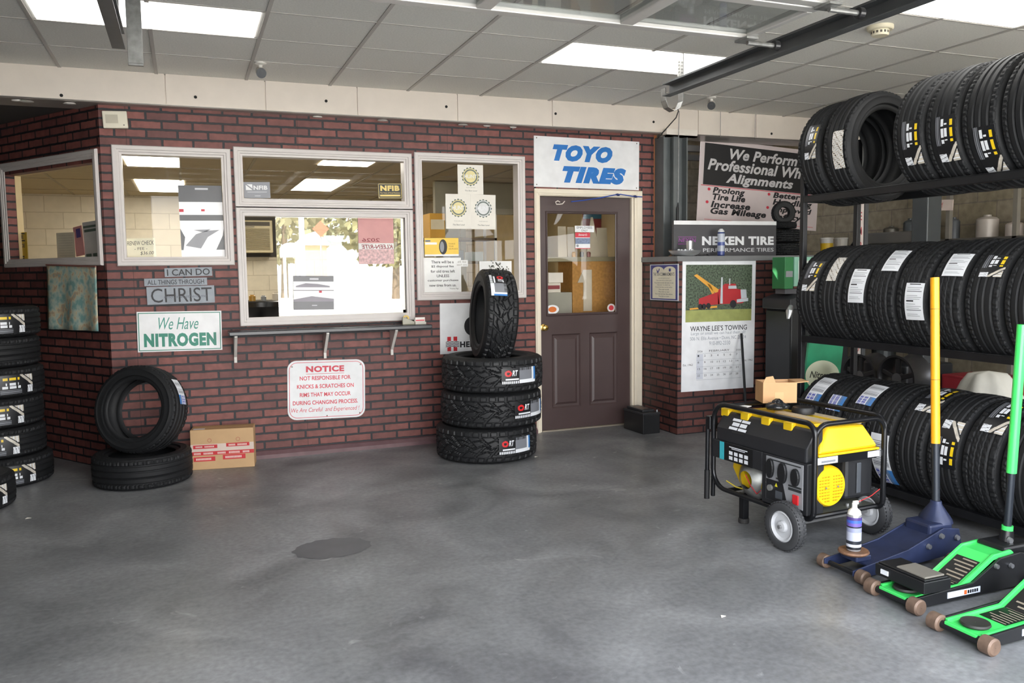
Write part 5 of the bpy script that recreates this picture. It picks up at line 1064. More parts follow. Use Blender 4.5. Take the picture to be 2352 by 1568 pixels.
b = B(); b.box(-.05, .05, -.035, .035, 0, .003); o = b.ob('paper_slip', mat('paper', 'F0F0EE', .5)); o.matrix_world = GM@Matrix.Translation((.07, .62, .652))@Matrix.Rotation(.4, 4, 'Z'); tag(o, 'white paper slip left of the torn open box on the generator', 'paper')
# ================================================================ floor jacks in front of the rack
WHL = mat('jack wheel brown', '6E5A4C', .55, .2, var=.2, scale=30); GRN2 = mat('jack green', '45D867', .3, var=.03, coat=.3); JB = mat('jack black', '1C1D1F', .38, .2, var=.1); JBL = mat('jack blue', '232C49', .5, .2, var=.25, scale=12)
STL = mat('worn steel', '9A9C9F', .35, .8)
def roller(b_root, x, y, r=.032, w=.05):
    b = B(); b.lathe([(.001, -w/2), (r*.8, -w/2), (r, -w/2+.006), (r, w/2-.006), (r*.8, w/2), (.001, w/2)], Matrix.Translation((x, y, r))@Matrix.Rotation(pi/2, 4, 'X'), n=28); b.ob('wheel', WHL, b_root, smooth=True)
def side_plates(root, prof, ys, m, th=.008):
    for y in ys: b = B(); b.prism(prof, lambda a, c, d: (a, y+d, c), -th/2, th/2); b.ob('side_plate', m, root, bev=.003)
def bolt(root, x, y, z, r=.014, sg=-1):
    b = B(); b.cyl((x, y, z), (x, y+sg*.012, z), r, r*.8, 12); b.ob('bolt', STL, root)
# blue jack
jb = empty('floor_jack', (4.735, -3.70, 0)); tag(jb, 'worn blue floor jack with a spray can standing on its lifting pad', 'floor jack')
for s in (-1, 1): roller(jb, 0, .12*s)
b = B(); b.cyl((0, -.1, .032), (0, .1, .032), .012, n=10); b.ob('axle', JB, jb)
side_plates(jb, [(-.03, .03), (.06, .015), (.60, .05), (.64, .09), (.62, .17), (.52, .185), (.30, .11), (.06, .07), (-.03, .055)], (-.09, .09), JBL)
b = B(); b.prism([(.06, .06), (.30, .095), (.52, .17), (.52, .178), (.30, .104), (.06, .068)], lambda a, c, d: (a, d, c), -.086, .086); b.ob('top_plate', JBL, jb)
b = B(); b.box(.03, .12, -.05, .05, .07, .098); b.ob('saddle_mount', JBL, jb, bev=.006)
b = B(); b.lathe([(.001, 0), (.062, 0), (.07, .008), (.066, .016), (.05, .014), (.001, .014)], Matrix.Translation((.06, 0, .098)), n=28); b.ob('saddle', mat('saddle rust', '7A5A44', .6, .3, var=.3, scale=30), jb, smooth=True)
b = B(); b.box(.45, .60, -.075, .075, .05, .2); b.ob('pump_block', JBL, jb, bev=.012)
b = B(); b.rings([[Vector((.57+ww*cos(a)*.8, ww*sin(a), z)) for a in [2*pi*i/12 for i in range(12)]] for z, ww in ((.19, .085), (.21, .08), (.275, .03), (.29, .027))]); b.ob('handle_socket', JBL, jb, smooth=True)
for x, z in ((.50, .15), (.42, .11), (.6, .13)): bolt(jb, x, -.096, z)
for s in (-1, 1): roller(jb, .56, .1*s, .03, .03)
a = Vector((.57, 0, .27)); hb = onX(2158, 1180, 5.305)-Vector(jb.location); ht = onX(2147, 637, 5.33)-Vector(jb.location); hb.y = 0
d_ = (ht-a); b = B(); b.tube([a, a+d_*.40], .0185, 14); b.ob('handle_lower', mat('handle steel', '2B3038', .4, .4), jb, smooth=True)
b = B(); b.tube([a+d_*.27, a+d_*.285, a+d_], .0205, 16); b.ob('handle_sleeve', mat('sleeve amber', 'E8A21E', .4, var=.04), jb, smooth=True)
b = B(); b.tube([a+d_*.55, a+d_*.553], .0212, 16); b.tube([a+d_*.86, a+d_*.863], .0212, 16); b.ob('sleeve_ring', mat('sleeve brown', '9A6A1A', .5), jb)
# can on the saddle
cn = spray('spray_can', Vector(jb.location)+Vector((.06, 0, .1142)), 'white capped spray can with a red straw standing on the blue jack', mat('can steel', 'B9BABD', .25, .6), .165, .033, mat('can white', 'E9E7E3', .35), label_mat('lube label', [(0, '1F2126'), (.12, 'C9CDD6'), (.2, '2A2D34'), (.3, 'AEB3C4'), (.55, '8E94B0'), (.68, '20242C'), (.72, '6A5AA8'), (.82, '3E62B8'), (.9, '4A3A78')], .162))
b = B(); b.cyl((0, 0, .20), (0, 0, .222), .012, n=14); b.box(-.008, .02, -.006, .006, .215, .232); b.ob('nozzle', mat('can white', 'E9E7E3', .35), cn, bev=.002)
b = B(); b.tube([(.02, 0, .224), (.10, -.0, .245), (.15, 0, .272)], .0018, 6); b.ob('red_straw', mat('straw red', 'C02A2E', .4), cn, smooth=True)
# green low-profile jacks
def green_jack(loc, label, pad):
    e = empty('floor_jack', loc); tag(e, label, 'floor jack', 'green low floor jacks')
    for s in (-1, 1): roller(e, 0, .115*s, .034, .055)
    b = B(); b.cyl((0, -.09, .034), (0, .09, .034), .016, n=12); b.ob('axle', JB, e)
    side_plates(e, [(-.02, .02), (.1, .012), (.66, .02), (.74, .06), (.74, .14), (.62, .17), (.50, .16), (.34, .075), (.02, .058), (-.02, .05)], (-.095, .095), JB, .012)
    b = B(); P_ = [(.01, .05), (.30, .062), (.48, .165), (.585, .172), (.6, .16)]
    b.prism(P_+[(a, c-.012) for a, c in reversed(P_)], lambda a, c, d: (a, d, c), -.078, .078); b.ob('lift_arm', GRN2, e, bev=.003)
    for s in (-1, 1): b = B(); b.prism([(a, c+.008) for a, c in P_]+[(a, c-.016) for a, c in reversed(P_)], lambda a, c, d: (a, d, c), .078*s-.006, .078*s+.006); b.ob('arm_rim', GRN2, e, bev=.002)
    b = B(); b.prism([(.16, .0575), (.30, .0633), (.43, .138), (.43, .1385), (.30, .0638), (.16, .058)], lambda a, c, d: (a, d, c), -.058, .058); b.ob('warning_sticker', mat('sticker ink', '101113', .4), e)
    b = B()
    for k in range(14): 
        t = k/13; a = .165+.25*t; z = (.058+(.0638-.058)*(a-.16)/.14 if a < .30 else .0638+(a-.30)*.574)+.0012; w2 = .05*(.6+.4*((k*7) % 5)/4); b.quad((a, -.052, z), (a, -.052+2*w2, z), (a+.007, -.052+2*w2, z+(.0003 if a < .3 else .004)), (a+.007, -.052, z+(.0003 if a < .3 else .004)))
    b.ob('sticker_print', mat('sticker sand', '8E8474', .5), e, fix=False)
    b = B(); b.lathe([(.001, 0), (.05, 0), (.055, .006), (.052, .014), (.045, .012), (.001, .012)], Matrix.Translation((.07, 0, .053)), n=28); b.ob('saddle', mat('saddle black', '2A2827', .6), e, smooth=True)
    b = B(); b.box(-.012, .0, -.07, .07, .028, .055); b.ob('front_lip', GRN2, e, bev=.003)
    b = B(); b.box(.56, .74, -.07, .07, .05, .19); b.ob('pump_block', JB, e, bev=.012)
    b = B(); b.cyl((.66, 0, .18), (.665, 0, .235), .032, .026, 16); b.ob('handle_socket', JB, e, smooth=True)
    for x, z in ((.47, .13), (.56, .12), (.68, .1)): bolt(e, x, -.102, z, .012)
    bolt(e, .64, -.03, .2, .016)
    for s in (-1, 1): roller(e, .68, .12*s, .03, .03)
    b = B(); b.box(.19, .38, -.1035, -.1015, .03, .056); b.ob('side_label', mat('label silver', 'C6CDD8', .4), e)
    b = B(); b.box(.285, .30, -.1045, -.1036, .034, .052); b.ob('label_mark', mat('mark orange', 'D0602A', .4), e); b = B()
    for k in range(5): b.box(.305+.013*k, .314+.013*k, -.1045, -.1036, .036, .05)
    b.ob('label_print', mat('print black', '17181B', .4), e)
    if pad:
        b = B(); b.box(.02, .17, -.135, .125, .085, .135); b.box(.03, .16, -.128, .118, .135, .142); b.ob('cross_beam', JB, e, bev=.006)
        b = B(); b.box(.04, .15, -.12, .03, .142, .15); b.ob('beam_pad', mat('pad grey', '6E6A62', .7), e, bev=.004)
        b = B(); b.box(.06, .13, -.04, .04, .062, .086); b.ob('beam_stem', JB, e); b = B(); b.box(.015, .0195, .05, .09, .1, .12); b.ob('beam_print', PW, e)
    return e
j1 = green_jack((4.69, -4.04, 0), 'low green and black floor jack carrying a dark padded cross beam', True)
j2 = green_jack((4.645, -4.41, 0), 'low green and black floor jack with a bare round saddle, nearest the viewer', False)
a = Vector((.665, 0, .23)); ht = onX(2341, 842, 5.36)-Vector(j1.location); d_ = ht-a; HD = mat('handle steel', '2B3038', .4, .4)
b = B(); b.tube([a, a+d_*.45], .0165, 14); b.ob('handle_lower', HD, j1, smooth=True)
b = B(); b.tube([a+d_*.36, a+d_*1.25], .0215, 16); b.ob('handle_sleeve', GRN2, j1, smooth=True)
b = B(); b.tube([a-d_*.0, a+d_*.035], .024, 16); b.ob('handle_collar', GRN2, j1, smooth=True)
a2 = Vector((.665, 0, .23)); b = B(); b.tube([a2, a2+Vector((.12, -.05, 1.0))], .0165, 14); b.ob('handle_lower', HD, j2, smooth=True)
# ================================================================ overhead door and its tracks, cameras, smoke detector, hangers
TZ = 2.6; XL, XR = 1.69, 4.96
TRK = mat('track steel', '5C5E60', .45, .6, var=.12); DFR = mat('door aluminium', 'C4C2BE', .35, .35, var=.05)
dr = empty('overhead_door', ((XL+XR)/2, -4.5, TZ)); tag(dr, 'raised sectional garage door with glass panels under the ceiling', 'garage door'); o = dr.location
PG_ = glass_mat('door pane', .12, (.82, .84, .84, 1))
ye = -3.02; x0, x1 = XL+.1, XR-.3; secl = .56; z = TZ-.02
for k in range(5):
    y1 = ye-k*(secl+.012); y0 = y1-secl; sec = empty('door_section', (0, 0, 0)); sec.parent = dr; npan = 4; wv = (x1-x0)/npan
    b = B()
    for q in ((x0, x1, y0, y0+.06), (x0, x1, y1-.06, y1)): b.box(q[0]-o.x, q[1]-o.x, q[2]-o.y, q[3]-o.y, z-o.z, z+.045-o.z)
    for i in range(npan+1): xx = x0+wv*i; xa = max(x0, xx-.035); xb = min(x1, xx+.035); b.box(xa-o.x, xb-o.x, y0+.06-o.y, y1-.06-o.y, z-o.z, z+.045-o.z)
    b.ob('panel_frame', DFR, sec, bev=.005)
    b = B()
    for i in range(npan): b.box(x0+wv*i+.035-o.x, x0+wv*(i+1)-.035-o.x, y0+.06-o.y, y1-.06-o.y, z+.02-o.z, z+.024-o.z)
    b.ob('glazing', PG_, sec)
    for xx, sg in ((x1, 1), (x0, -1)):
        yy = y1-.05; b = B(); b.box(xx-.06-o.x, xx-o.x+.01*sg, yy-.05-o.y, yy+.05-o.y, z-.012-o.z, z-.001-o.z); b.cyl((xx-.02*sg-o.x, yy-o.y, z-.02-o.z), (xx+sg*.16-o.x, yy-o.y, z-.02-o.z), .012, n=10); b.ob('roller_bracket', GALV, sec)
        b = B(); b.cyl((xx+sg*.14-o.x, yy-o.y, z-.02-o.z), (xx+sg*.17-o.x, yy-o.y, z-.02-o.z), .026, n=18); b.ob('roller', mat('roller black', '1E1E20', .35), sec, bev=.003)
def track(X, y0, y1, label, sg):
    e = empty('door_track', (X, y1, TZ)); tag(e, label, 'door track', 'overhead door tracks')
    b = B(); prof = [(-.03, .04), (.03, .04), (.03, -.04), (-.03, -.04), (-.03, -.034), (.024, -.034), (.024, .034), (-.03, .034)]
    b.rings([[Vector((sg*a, d, c)) for a, c in prof] for d in (0, y0-y1)]); b.ob('rail', TRK, e)
    b = B()
    b.box(sg*.032, sg*.036, y0-y1, 0, .0, .07); b.ob('angle_iron', TRK, e)
    return e
def hanger(e, dx, dy, h, sg):
    """J-shaped perforated strap that holds the end of a track"""
    b = B(); w2 = .03
    P = [(sg*.068, h), (sg*.068, .05), (sg*.066, -.06), (sg*.045, -.105), (0, -.125), (-sg*.045, -.105), (-sg*.066, -.06), (-sg*.068, .02)]
    rings = []
    for i, (x, z_) in enumerate(P):
        rings.append([Vector((x+dx-.002, dy-w2, z_)), Vector((x+dx-.002, dy+w2, z_)), Vector((x+dx+.002, dy+w2, z_)), Vector((x+dx+.002, dy-w2, z_))])
    b.rings(rings); b.ob('hanger_strap', GALV, e)
    b = B()
    for k in range(7): zz = .07+(h-.1)*k/7; b.cyl((dx+sg*.045, dy, zz), (dx+sg*.055, dy, zz), .007, n=8)
    b.ob('strap_hole', mat('pale hole', 'D9D8D3', .6), e)
t = track(XL, -6.15, -1.95, 'left track of the overhead door, with its end strap against the left ceiling panel', -1); 
zb_ = onY(303, 146, -1.93).z-TZ; xa_ = onY(290, 60, -1.93).x-XL; b = B(); b.box(xa_, xa_+.072, .018, .024, zb_, HC-TZ-.001); b.box(xa_, xa_+.072, .0, .024, zb_-.012, zb_); b.ob('end_strap', GALV, t, bev=.002)
b = B(); b.box(xa_-.06, xa_-.056, .0, .035, -.03, HC-TZ-.001); b.box(xa_-.06, xa_-.03, .03, .034, -.03, HC-TZ-.001); b.ob('perforated_angle', GALV, t)
b = B()
for k in range(6): b.cyl((xa_-.045, .028, .02+.038*k), (xa_-.045, .0295, .02+.038*k), .006, n=8)
b.ob('strap_hole', mat('pale hole', 'D9D8D3', .6), t)
t = track(XR, -6.15, -1.80, 'right track of the overhead door, ending in a hooked strap', 1); hanger(t, .07, .04, HC-TZ-.001, 1)
def camera(px, py, label, look):
    p = onZ(px, py, HC); e = empty('security_camera', (p.x, p.y, HC)); tag(e, label, 'camera', 'ceiling cameras')
    WP = mat('camera white', 'D6D3CC', .4)
    b = B(); b.lathe([(.001, -.001), (.04, -.001), (.038, -.012), (.014, -.02), (.012, -.05), (.001, -.05)], n=24); b.ob('mount', WP, e, smooth=True)
    L_ = Vector(look).normalized(); c = Vector((0, 0, -.065)); b = B(); b.cyl(c-L_*.05, c+L_*.05, .032, n=24); b.ob('housing', WP, e, smooth=True, bev=.004)
    b = B(); b.cyl(c+L_*.0505, c+L_*.06, .033, n=24); b.cyl(c+L_*.055, c+L_*.064, .014, n=16); b.ob('lens_face', mat('lens black', '0B0C0E', .35), e, smooth=True)
camera(598, 143, 'small white security camera hanging from the ceiling above the service window', (-.02, -1, -.35)); camera(1634, 222, 'small white security camera hanging from the ceiling above the banner', (-.55, -.8, -.35))
p = onZ(2022, 60, HC); e = empty('smoke_detector', (p.x, p.y, HC)); tag(e, 'round cream smoke detector on the ceiling', 'smoke detector'); SM = mat('detector cream', 'D5CDB4', .45)
b = B(); b.lathe([(.001, -.001), (.075, -.001), (.075, -.02), (.068, -.026), (.001, -.026)], n=36); b.ob('base', SM, e, smooth=True)
b = B(); b.lathe([(.05, -.026), (.05, -.05), (.044, -.058), (.001, -.058)], n=36); b.ob('sensor_head', SM, e, smooth=True)
b = B(); 
for k in range(14): a = 2*pi*k/14; b.box(.046, .0505, -.006, .006, -.046, -.032, Matrix.Rotation(a, 4, 'Z'))
b.ob('vent_slot', mat('slot dark', '4A463E', .6), e)
for x, nm in ((1654, 'thin wire hanging from the ceiling left above the banner'), (1733, 'thin wire hanging from the ceiling right above the banner')):
    a = onZ(x, 195, HC); q = onY(x, 318, -.12); b = B(); b.tube([Vector((q.x, -.125, HC-.002)), Vector((q.x, -.125, 2.62))], .0022, 6); tag(b.ob('hanging_wire', GALV), nm, 'wire')
# ================================================================ inside the office
e = empty('air_conditioner', (2.86, OB, 1.94)); q0 = onY(520, 505, OB-.25); q1 = onY(628, 580, OB-.25); e.location = ((q0.x+q1.x)/2, OB, (q0.z+q1.z)/2)
tag(e, 'old cream window air conditioner high on the office back wall', 'air conditioner'); w_, h_ = (q1.x-q0.x)/2, (q0.z-q1.z)/2
ACM = mat('ac cream', 'C9BC96', .45); b = B(); b.box(-w_, w_, -.25, -.001, -h_, h_); b.ob('case', ACM, e, bev=.01)
b = B(); 
for k in range(16): z = -h_*.82+k*(h_*1.35/16); b.box(-w_*.9, w_*.86, -.262, -.251, z, z+h_*.045)
b.ob('louvre_grille', mat('ac grille', '8A7C5A', .5), e)
b = B(); b.box(-w_*.92, w_*.88, -.256, -.2505, h_*.66, h_*.9); b.ob('outlet_vent', mat('ac dark', '4A4234', .5), e); b = B(); b.box(-w_*.3, w_*.2, -.26, -.2505, h_*.56, h_*.64); b.ob('name_plate', mat('ac plate', '8F8670', .4), e)
b = B(); b.box(-w_-.03, w_+.06, -.02, -.0008, -h_-.05, h_+.06); b.ob('wall_sleeve', mat('sleeve dark', '3B352C', .6), e)
# dark round table with bits on it behind the sliding gap
c = onY(598, 690, 1.6); e = empty('office_table', (c.x, 1.6, 0)); tag(e, 'black round table inside the service window gap', 'table'); zt2 = onY(598, 690, 1.6).z
b = B(); b.lathe([(.001, zt2-.001), (.29, zt2-.001), (.3, zt2-.008), (.3, zt2-.05), (.22, zt2-.14), (.08, zt2-.2), (.06, .04), (.25, .02), (.26, 0), (.001, 0)], n=36); b.ob('table_body', mat('table black', '1D1E22', .3), e, smooth=True)
for k, (dx, dy, r, h, cc, nm) in enumerate(((-.08, -.1, .03, .06, 'B58A3C', 'amber jar on the black office table'), (.02, -.12, .025, .05, '8E8F90', 'small steel cup on the black office table'), (.14, -.05, .035, .08, 'D9CFBE', 'white tub on the black office table'))):
    b = B(); b.lathe([(.001, 0), (r, 0), (r, h*.8), (r*.7, h*.9), (r*.7, h), (.001, h)], n=16); o = b.ob('jar', mat('jar %d' % k, cc, .35), smooth=True); o.location = (c.x+dx, 1.6+dy, zt2); tag(o, nm, 'jar', 'jars on the office table')
# interior desk top behind the windows
b = B(); b.box(1.75, 3.65, .14, .5, .98, 1.02); tag(b.ob('desk_top', mat('desk oak', 'B08D5A', .5), bev=.004), 'wooden ledge running inside under the service window', 'ledge')
# partition with door frame, shelves and corkboard seen through the right window and the door
PTY = 2.3
GP = mat('partition grey', 'A9A692', .5, var=.04); b = B(); b.box(4.55, 4.85, PTY-.04, PTY+.04, 0, OC-.01); b.box(5.55, 5.9, PTY-.04, PTY+.04, 0, OC-.01); b.box(4.85, 5.55, PTY-.04, PTY+.04, 2.1, OC-.01); struct(b.ob('wall_partition', GP), 'grey partition with an opening inside the office')
b = B(); b.box(4.83, 4.89, PTY-.07, PTY+.05, 0, 2.12); b.box(5.51, 5.57, PTY-.07, PTY+.05, 0, 2.12); b.box(4.89, 5.51, PTY-.07, PTY+.05, 2.06, 2.12); struct(b.ob('trim_7', mat('partition trim', 'BDBAA8', .45)), 'pale frame round the partition opening')
def shelfunit(x0, x1, y0, y1, zs, label, m, name='shelving'):
    e = empty(name, (x0, y0, 0)); tag(e, label, 'shelves')
    for z in zs: b = B(); b.box(0, x1-x0, 0, y1-y0, z-.025, z); b.ob('shelf_board', m, e)
    for x in (0, x1-x0-.025):
        for y in (0, y1-y0-.025): b = B(); b.box(x, x+.025, y, y+.025, 0, zs[-1]+.3); b.ob('upright', mat('shelf chrome', 'C4C0B4', .3, .6), e)
    return e
sa = onY(975, 575, 1.5); sb_ = onY(1130, 575, 1.5); zA = onY(1050, 547, 1.5).z; zB = onY(1050, 600, 1.5).z
shelfunit(sa.x-.25, sb_.x+.02, 1.4, 1.75, [zB-.55, zB, zA], 'open shelving behind the window beside the door', mat('shelf brown', '6B5940', .5))
def carton(x0, x1, y0, y1, z0, z1, label, c, cat='box', name='carton', bandc=None, g=None):
    e = empty(name, ((x0+x1)/2, (y0+y1)/2, z0+.0006)); tag(e, label, cat, g); o = e.location; k = c
    b = B(); b.box(x0-o.x, x1-o.x, y0-o.y, y1-o.y, 0, z1-z0); b.ob('box_body', mat('carton '+k, k, .6), e, bev=.003)
    if bandc: b = B(); b.box(x0-o.x+.01, x1-o.x-.01, y0-o.y-.0015, y0-o.y-.0003, (z1-z0)*.35, (z1-z0)*.75); b.ob('printed_band', mat('band '+bandc, bandc, .5), e)
    b = B(); b.box(x0-o.x, x1-o.x, -.012, .012, z1-z0+.0002, z1-z0+.0008); b.ob('tape_strip', mat('tape tan', 'B79B6B', .35), e)
q0 = onY(988, 547, 1.45); q1 = onY(1022, 490, 1.45); carton(q0.x, q1.x, 1.45, 1.7, zA, q1.z, 'yellow and white carton on the top shelf behind the right window', 'D9A53A', bandc='E9DDBE')
q0 = onY(1035, 600, 1.45); q1 = onY(1065, 575, 1.45); carton(q0.x, q1.x, 1.45, 1.7, zB, q1.z, 'small grey carton on the middle shelf behind the right window', '6E7478')
q0 = onY(1085, 600, 1.45); q1 = onY(1110, 578, 1.45); carton(q0.x, q1.x, 1.45, 1.7, zB, q1.z, 'pale bag shaped carton on the middle shelf behind the right window', 'B9C2BE')
# what the door glass shows: a counter with cork panel, shelf with leaning sheets
YC = .42; cz = onY(1330, 590, YC).z; cz0 = onY(1330, 600, YC).z; cl = max(4.95, onY(1245, 590, YC).x); cr2 = min(5.78, onY(1440, 590, YC).x)
e = empty('office_counter', (cl, YC, 0)); tag(e, 'tall office counter with a cork front seen through the door glass', 'counter')
OLV = mat('counter olive', '8C8468', .5); b = B(); b.box(-.05, cr2-cl+.1, 0, .36, cz0, cz); b.ob('countertop', OLV, e)
kx = onY(1317, 650, YC).x-cl; b = B(); b.box(kx, cr2-cl+.08, .02, .34, .05, cz0-.001); b.ob('cork_panel', mat('cork', 'B0803F', .7, var=.15, scale=40), e)
b = B(); b.box(-.02, kx-.002, .03, .34, .05, onY(1280, 672, YC).z); b.ob('drawer_unit', mat('drawer grey', '9C9A8C', .5), e)
b = B(); b.prism([(.36, .03), (.45, .03), (.45, .42), (.36, .42), (.3, .3), (.36, .3)], lambda a, c_, d: (kx-.25+a, d, cz0-.5+c_), .012, .0185); b.ob('torn_paper', mat('torn paper', 'C9BFA9', .6), e)
q0 = onY(1256, 672, YC-.0); carton(q0.x, q0.x+.17, YC+.06, YC+.3, onY(1280, 672, YC).z, onY(1280, 650, YC).z, 'low white carton on the drawer unit behind the door glass', 'D6CFC0', bandc='8E3A3E')
q0 = onY(1275, 640, YC); carton(q0.x-.03, q0.x+.12, YC+.08, YC+.28, onY(1280, 650, YC).z+.002, onY(1280, 626, YC).z, 'upper white carton on the drawer unit behind the door glass', 'E2DCD0')
rr = random.Random(11)
for k, (xa, xb, yt, tilt, c, nm) in enumerate(((1280, 1300, 520, .0, 'C9BDA2', 'tall cream sheet at the left on the office counter'), (1306, 1322, 521, .02, 'CFC4AA', 'tall cream sheet second from left on the office counter'), (1352, 1384, 498, .1, 'D5CBB3', 'pointed cream sheet in the middle of the office counter'), (1380, 1406, 522, -.05, 'D2C9B0', 'wide cream sheet at the right on the office counter'))):
    a = onY(xa, 590, YC+.12); d_ = onY(xb, yt, YC+.12); b = B(); w2 = (d_.x-a.x); hh = d_.z-cz
    b.prism([(0, 0), (w2, 0), (w2*(.95 if k != 2 else .55), hh), (w2*(.05 if k != 2 else .4), hh)], lambda p, q_, d: (p, d+q_*.05, q_), 0, .003); o = b.ob('leaning_sheet', mat('sheet '+c, c, .6)); o.location = (a.x, YC+.1+.035*k, cz+.0006); tag(o, nm, 'sheet', 'sheets on the office counter')
a = onY(1340, 525, YC+.5); d_ = onY(1408, 486, YC+.5); b = B(); b.box(a.x, d_.x, 0, .02, a.z-.05, d_.z+.08); o = b.ob('wall_poster', mat('poster maroon', '8A3036', .5)); o.location.y = YC+.5; tag(o, 'red and blue poster hung behind the office counter', 'poster')
b = B(); b.box(a.x+.0, d_.x, -.002, -.0004, a.z+.1, d_.z+.02); b.ob('blue_band', mat('poster teal', '3E7F9C', .5), o)
for k, (px, c) in enumerate(((1318, 'B98A3C'), (1336, '6A6A66'), (1352, '7A4038'))):
    p = onY(px, 588, YC+.06); b = B(); b.lathe([(.001, 0), (.018, 0), (.02, .04), (.012, .05), (.001, .05)], n=14); o = b.ob('small_jar', mat('jar c%d' % k, c, .4), smooth=True); o.location = (p.x, YC+.06, cz+.0005); tag(o, ('brass coloured jar', 'grey jar', 'dark red jar')[k]+' at the front of the office counter behind the door glass', 'jar', 'small jars on the office counter')
# ================================================================ street outside the open bay (lights the garage and shows in the sliding pane)
b = B(); b.box(-60, 70, -90, -6.351, -.16, -.02); struct(b.ob('ground', mat('sunlit concrete apron', 'CFCCC4', .8, var=.05, scale=.5)), 'pale concrete apron and street outside the open bay')
def refl(px, py, D, y=.048):
    """where something at distance D behind the viewer's wall line must stand to be mirrored at that pixel of the pane"""
    q = onY(px, py, y); k = (CAM.y*-1+D)/(-CAM.y); return Vector((CAM.x+(q.x-CAM.x)*k, -D, CAM.z+(q.z-CAM.z)*k))
def tree_out(p, h, r, c, label, seed):
    e = empty('tree', (p.x, p.y, -.02)); tag(e, label, 'tree', 'trees across the street'); rr = random.Random(seed)
    b = B(); b.tube([(0, 0, 0), (.1, 0, h*.4), (0, .1, h*.8)], [.22, .16, .06], 8); b.ob('trunk', mat('bark', '6B5A4A', .8), e, smooth=True)
    b = B()
    for k in range(900):
        a, t, z = rr.uniform(0, 2*pi), sqrt(rr.random()), rr.uniform(.25, 1); rad = r*t*sin(min(1, (z-.15)*1.1)*pi)**.6; s_ = rr.uniform(.12, .38); q = Vector((rad*cos(a), rad*sin(a), h*z)); n1 = Vector((rr.gauss(0, 1), rr.gauss(0, 1), rr.gauss(0, 1))).normalized(); n2 = n1.orthogonal().normalized()
        b.quad(q-n1*s_, q-n2*s_*.7, q+n1*s_, q+n2*s_*.7)
    b.ob('crown', mat('foliage '+c, c, .8, var=.35, scale=1), e, fix=False)
for i, (px, D, h, r, c, nm) in enumerate(((650, 42, 8, 3.4, '7C7455', 'tan bare tree at the left of the street view'), (735, 57, 9, 4.2, '6E6B4A', 'olive tree left of the pale building in the street view'), (800, 72, 9, 4.5, '767C5E', 'grey green tree in the middle of the street view'), (905, 36, 7, 3.0, '746E4A', 'olive tree at the right of the street view'))): tree_out(refl(px, 600, D), h, r, c, nm, i)
p0 = refl(700, 606, 33); p1 = refl(748, 548, 33); e = empty('shed', (p0.x, -33, -.02)); tag(e, 'tan shed with a gable roof mirrored in the sliding pane', 'shed'); w_ = p1.x-p0.x
b = B(); b.box(0, w_, -4, 0, 0, p1.z-.3); b.ob('shed_wall', mat('shed tan', 'B99B78', .7), e); b = B(); b.prism([(-.2, p1.z-.3), (w_+.2, p1.z-.3), (w_/2, p1.z+.35)], lambda a, c, d: (a, d, c), -4.2, .2); b.ob('roof', mat('shed roof', 'A5A8A8', .6), e)
p0 = refl(748, 604, 44); p1 = refl(832, 556, 44); e = empty('building', (p0.x, -44, -.02)); tag(e, 'long pale building mirrored in the sliding pane', 'building'); w_ = p1.x-p0.x
b = B(); b.box(0, w_, -5, 0, 0, p1.z); b.ob('building_wall', mat('pale siding', 'D9DCD8', .6), e); b = B(); b.box(-.3, w_+.3, -5.3, .3, p1.z, p1.z+.4); b.ob('roof', mat('pale roof', 'C3CCCF', .5), e)
p = refl(694, 600, 28); b = B(); b.cyl((0, 0, 0), (0, 0, 9), .11, n=12); o = b.ob('flag_pole', mat('pole white', 'ECECEA', .5), smooth=True); o.location = (p.x, p.y, -.02); tag(o, 'white pole mirrored in the sliding pane', 'pole')
p0 = refl(642, 590, 30); p1 = refl(690, 558, 30); e = empty('street_sign', ((p0.x+p1.x)/2, -30, -.02)); tag(e, 'white rounded street sign mirrored in the sliding pane', 'sign'); w_ = (p1.x-p0.x)/2
b = B(); b.prism([(w_*cos(t*pi/12)*1.0, p0.z+(p1.z-p0.z)*(.55+.5*sin(t*pi/12))) for t in range(13)]+[(-w_, p0.z), (w_, p0.z)], lambda a, c, d: (a, d, c), 0, .1); b.ob('sign_board', mat('sign bright', 'F0F0EE', .5), e)
for s in (-1, 1): b = B(); b.box(s*w_*.6-.06, s*w_*.6+.06, .02, .08, 0, p0.z-.002); b.ob('leg', mat('pole white', 'ECECEA', .5), e)
p = refl(735, 525, 27); e = empty('warning_sign', (p.x, -27, -.02)); tag(e, 'rust coloured diamond sign mirrored in the sliding pane', 'sign')
b = B(); b.prism([(0, -.32), (.32, 0), (0, .32), (-.32, 0)], lambda a, c, d: (a, d, p.z+c), 0, .05); b.ob('diamond', mat('sign rust', 'B5533A', .5), e); b = B(); b.cyl((0, -.04, 0), (0, -.04, p.z+.3), .04, n=8); b.ob('pole', GALV, e)
# calendar reflection in the sliding pane, painted as a pale reversed sheet on its front
s = wsign('calendar_reflection', 'red and white calendar reflection painted on a sheet over the sliding pane, print reversed', 'calendar', [(822, 500), (903, 500), (905, 606), (824, 606)], y=.043, th=.001, mats=mat('reflected calendar', 'E8E6E4', .5))
s.rects('red_panel', [(0, 1, 0, .55)], mat('calendar rose', 'D59A98', .5)); s.rects('photo_patch', [(0, 1, .68, 1)], mat('calendar pink', 'D9B4B4', .5, var=.3, scale=50)); s.text([('2026', .1, .6, .44, .52, dict(mirror=True)), ('KLEEN-RITE', .08, .97, .58, .67, dict(mirror=True, shear=.2))], mat('calendar print', '9A4A4E', .5))
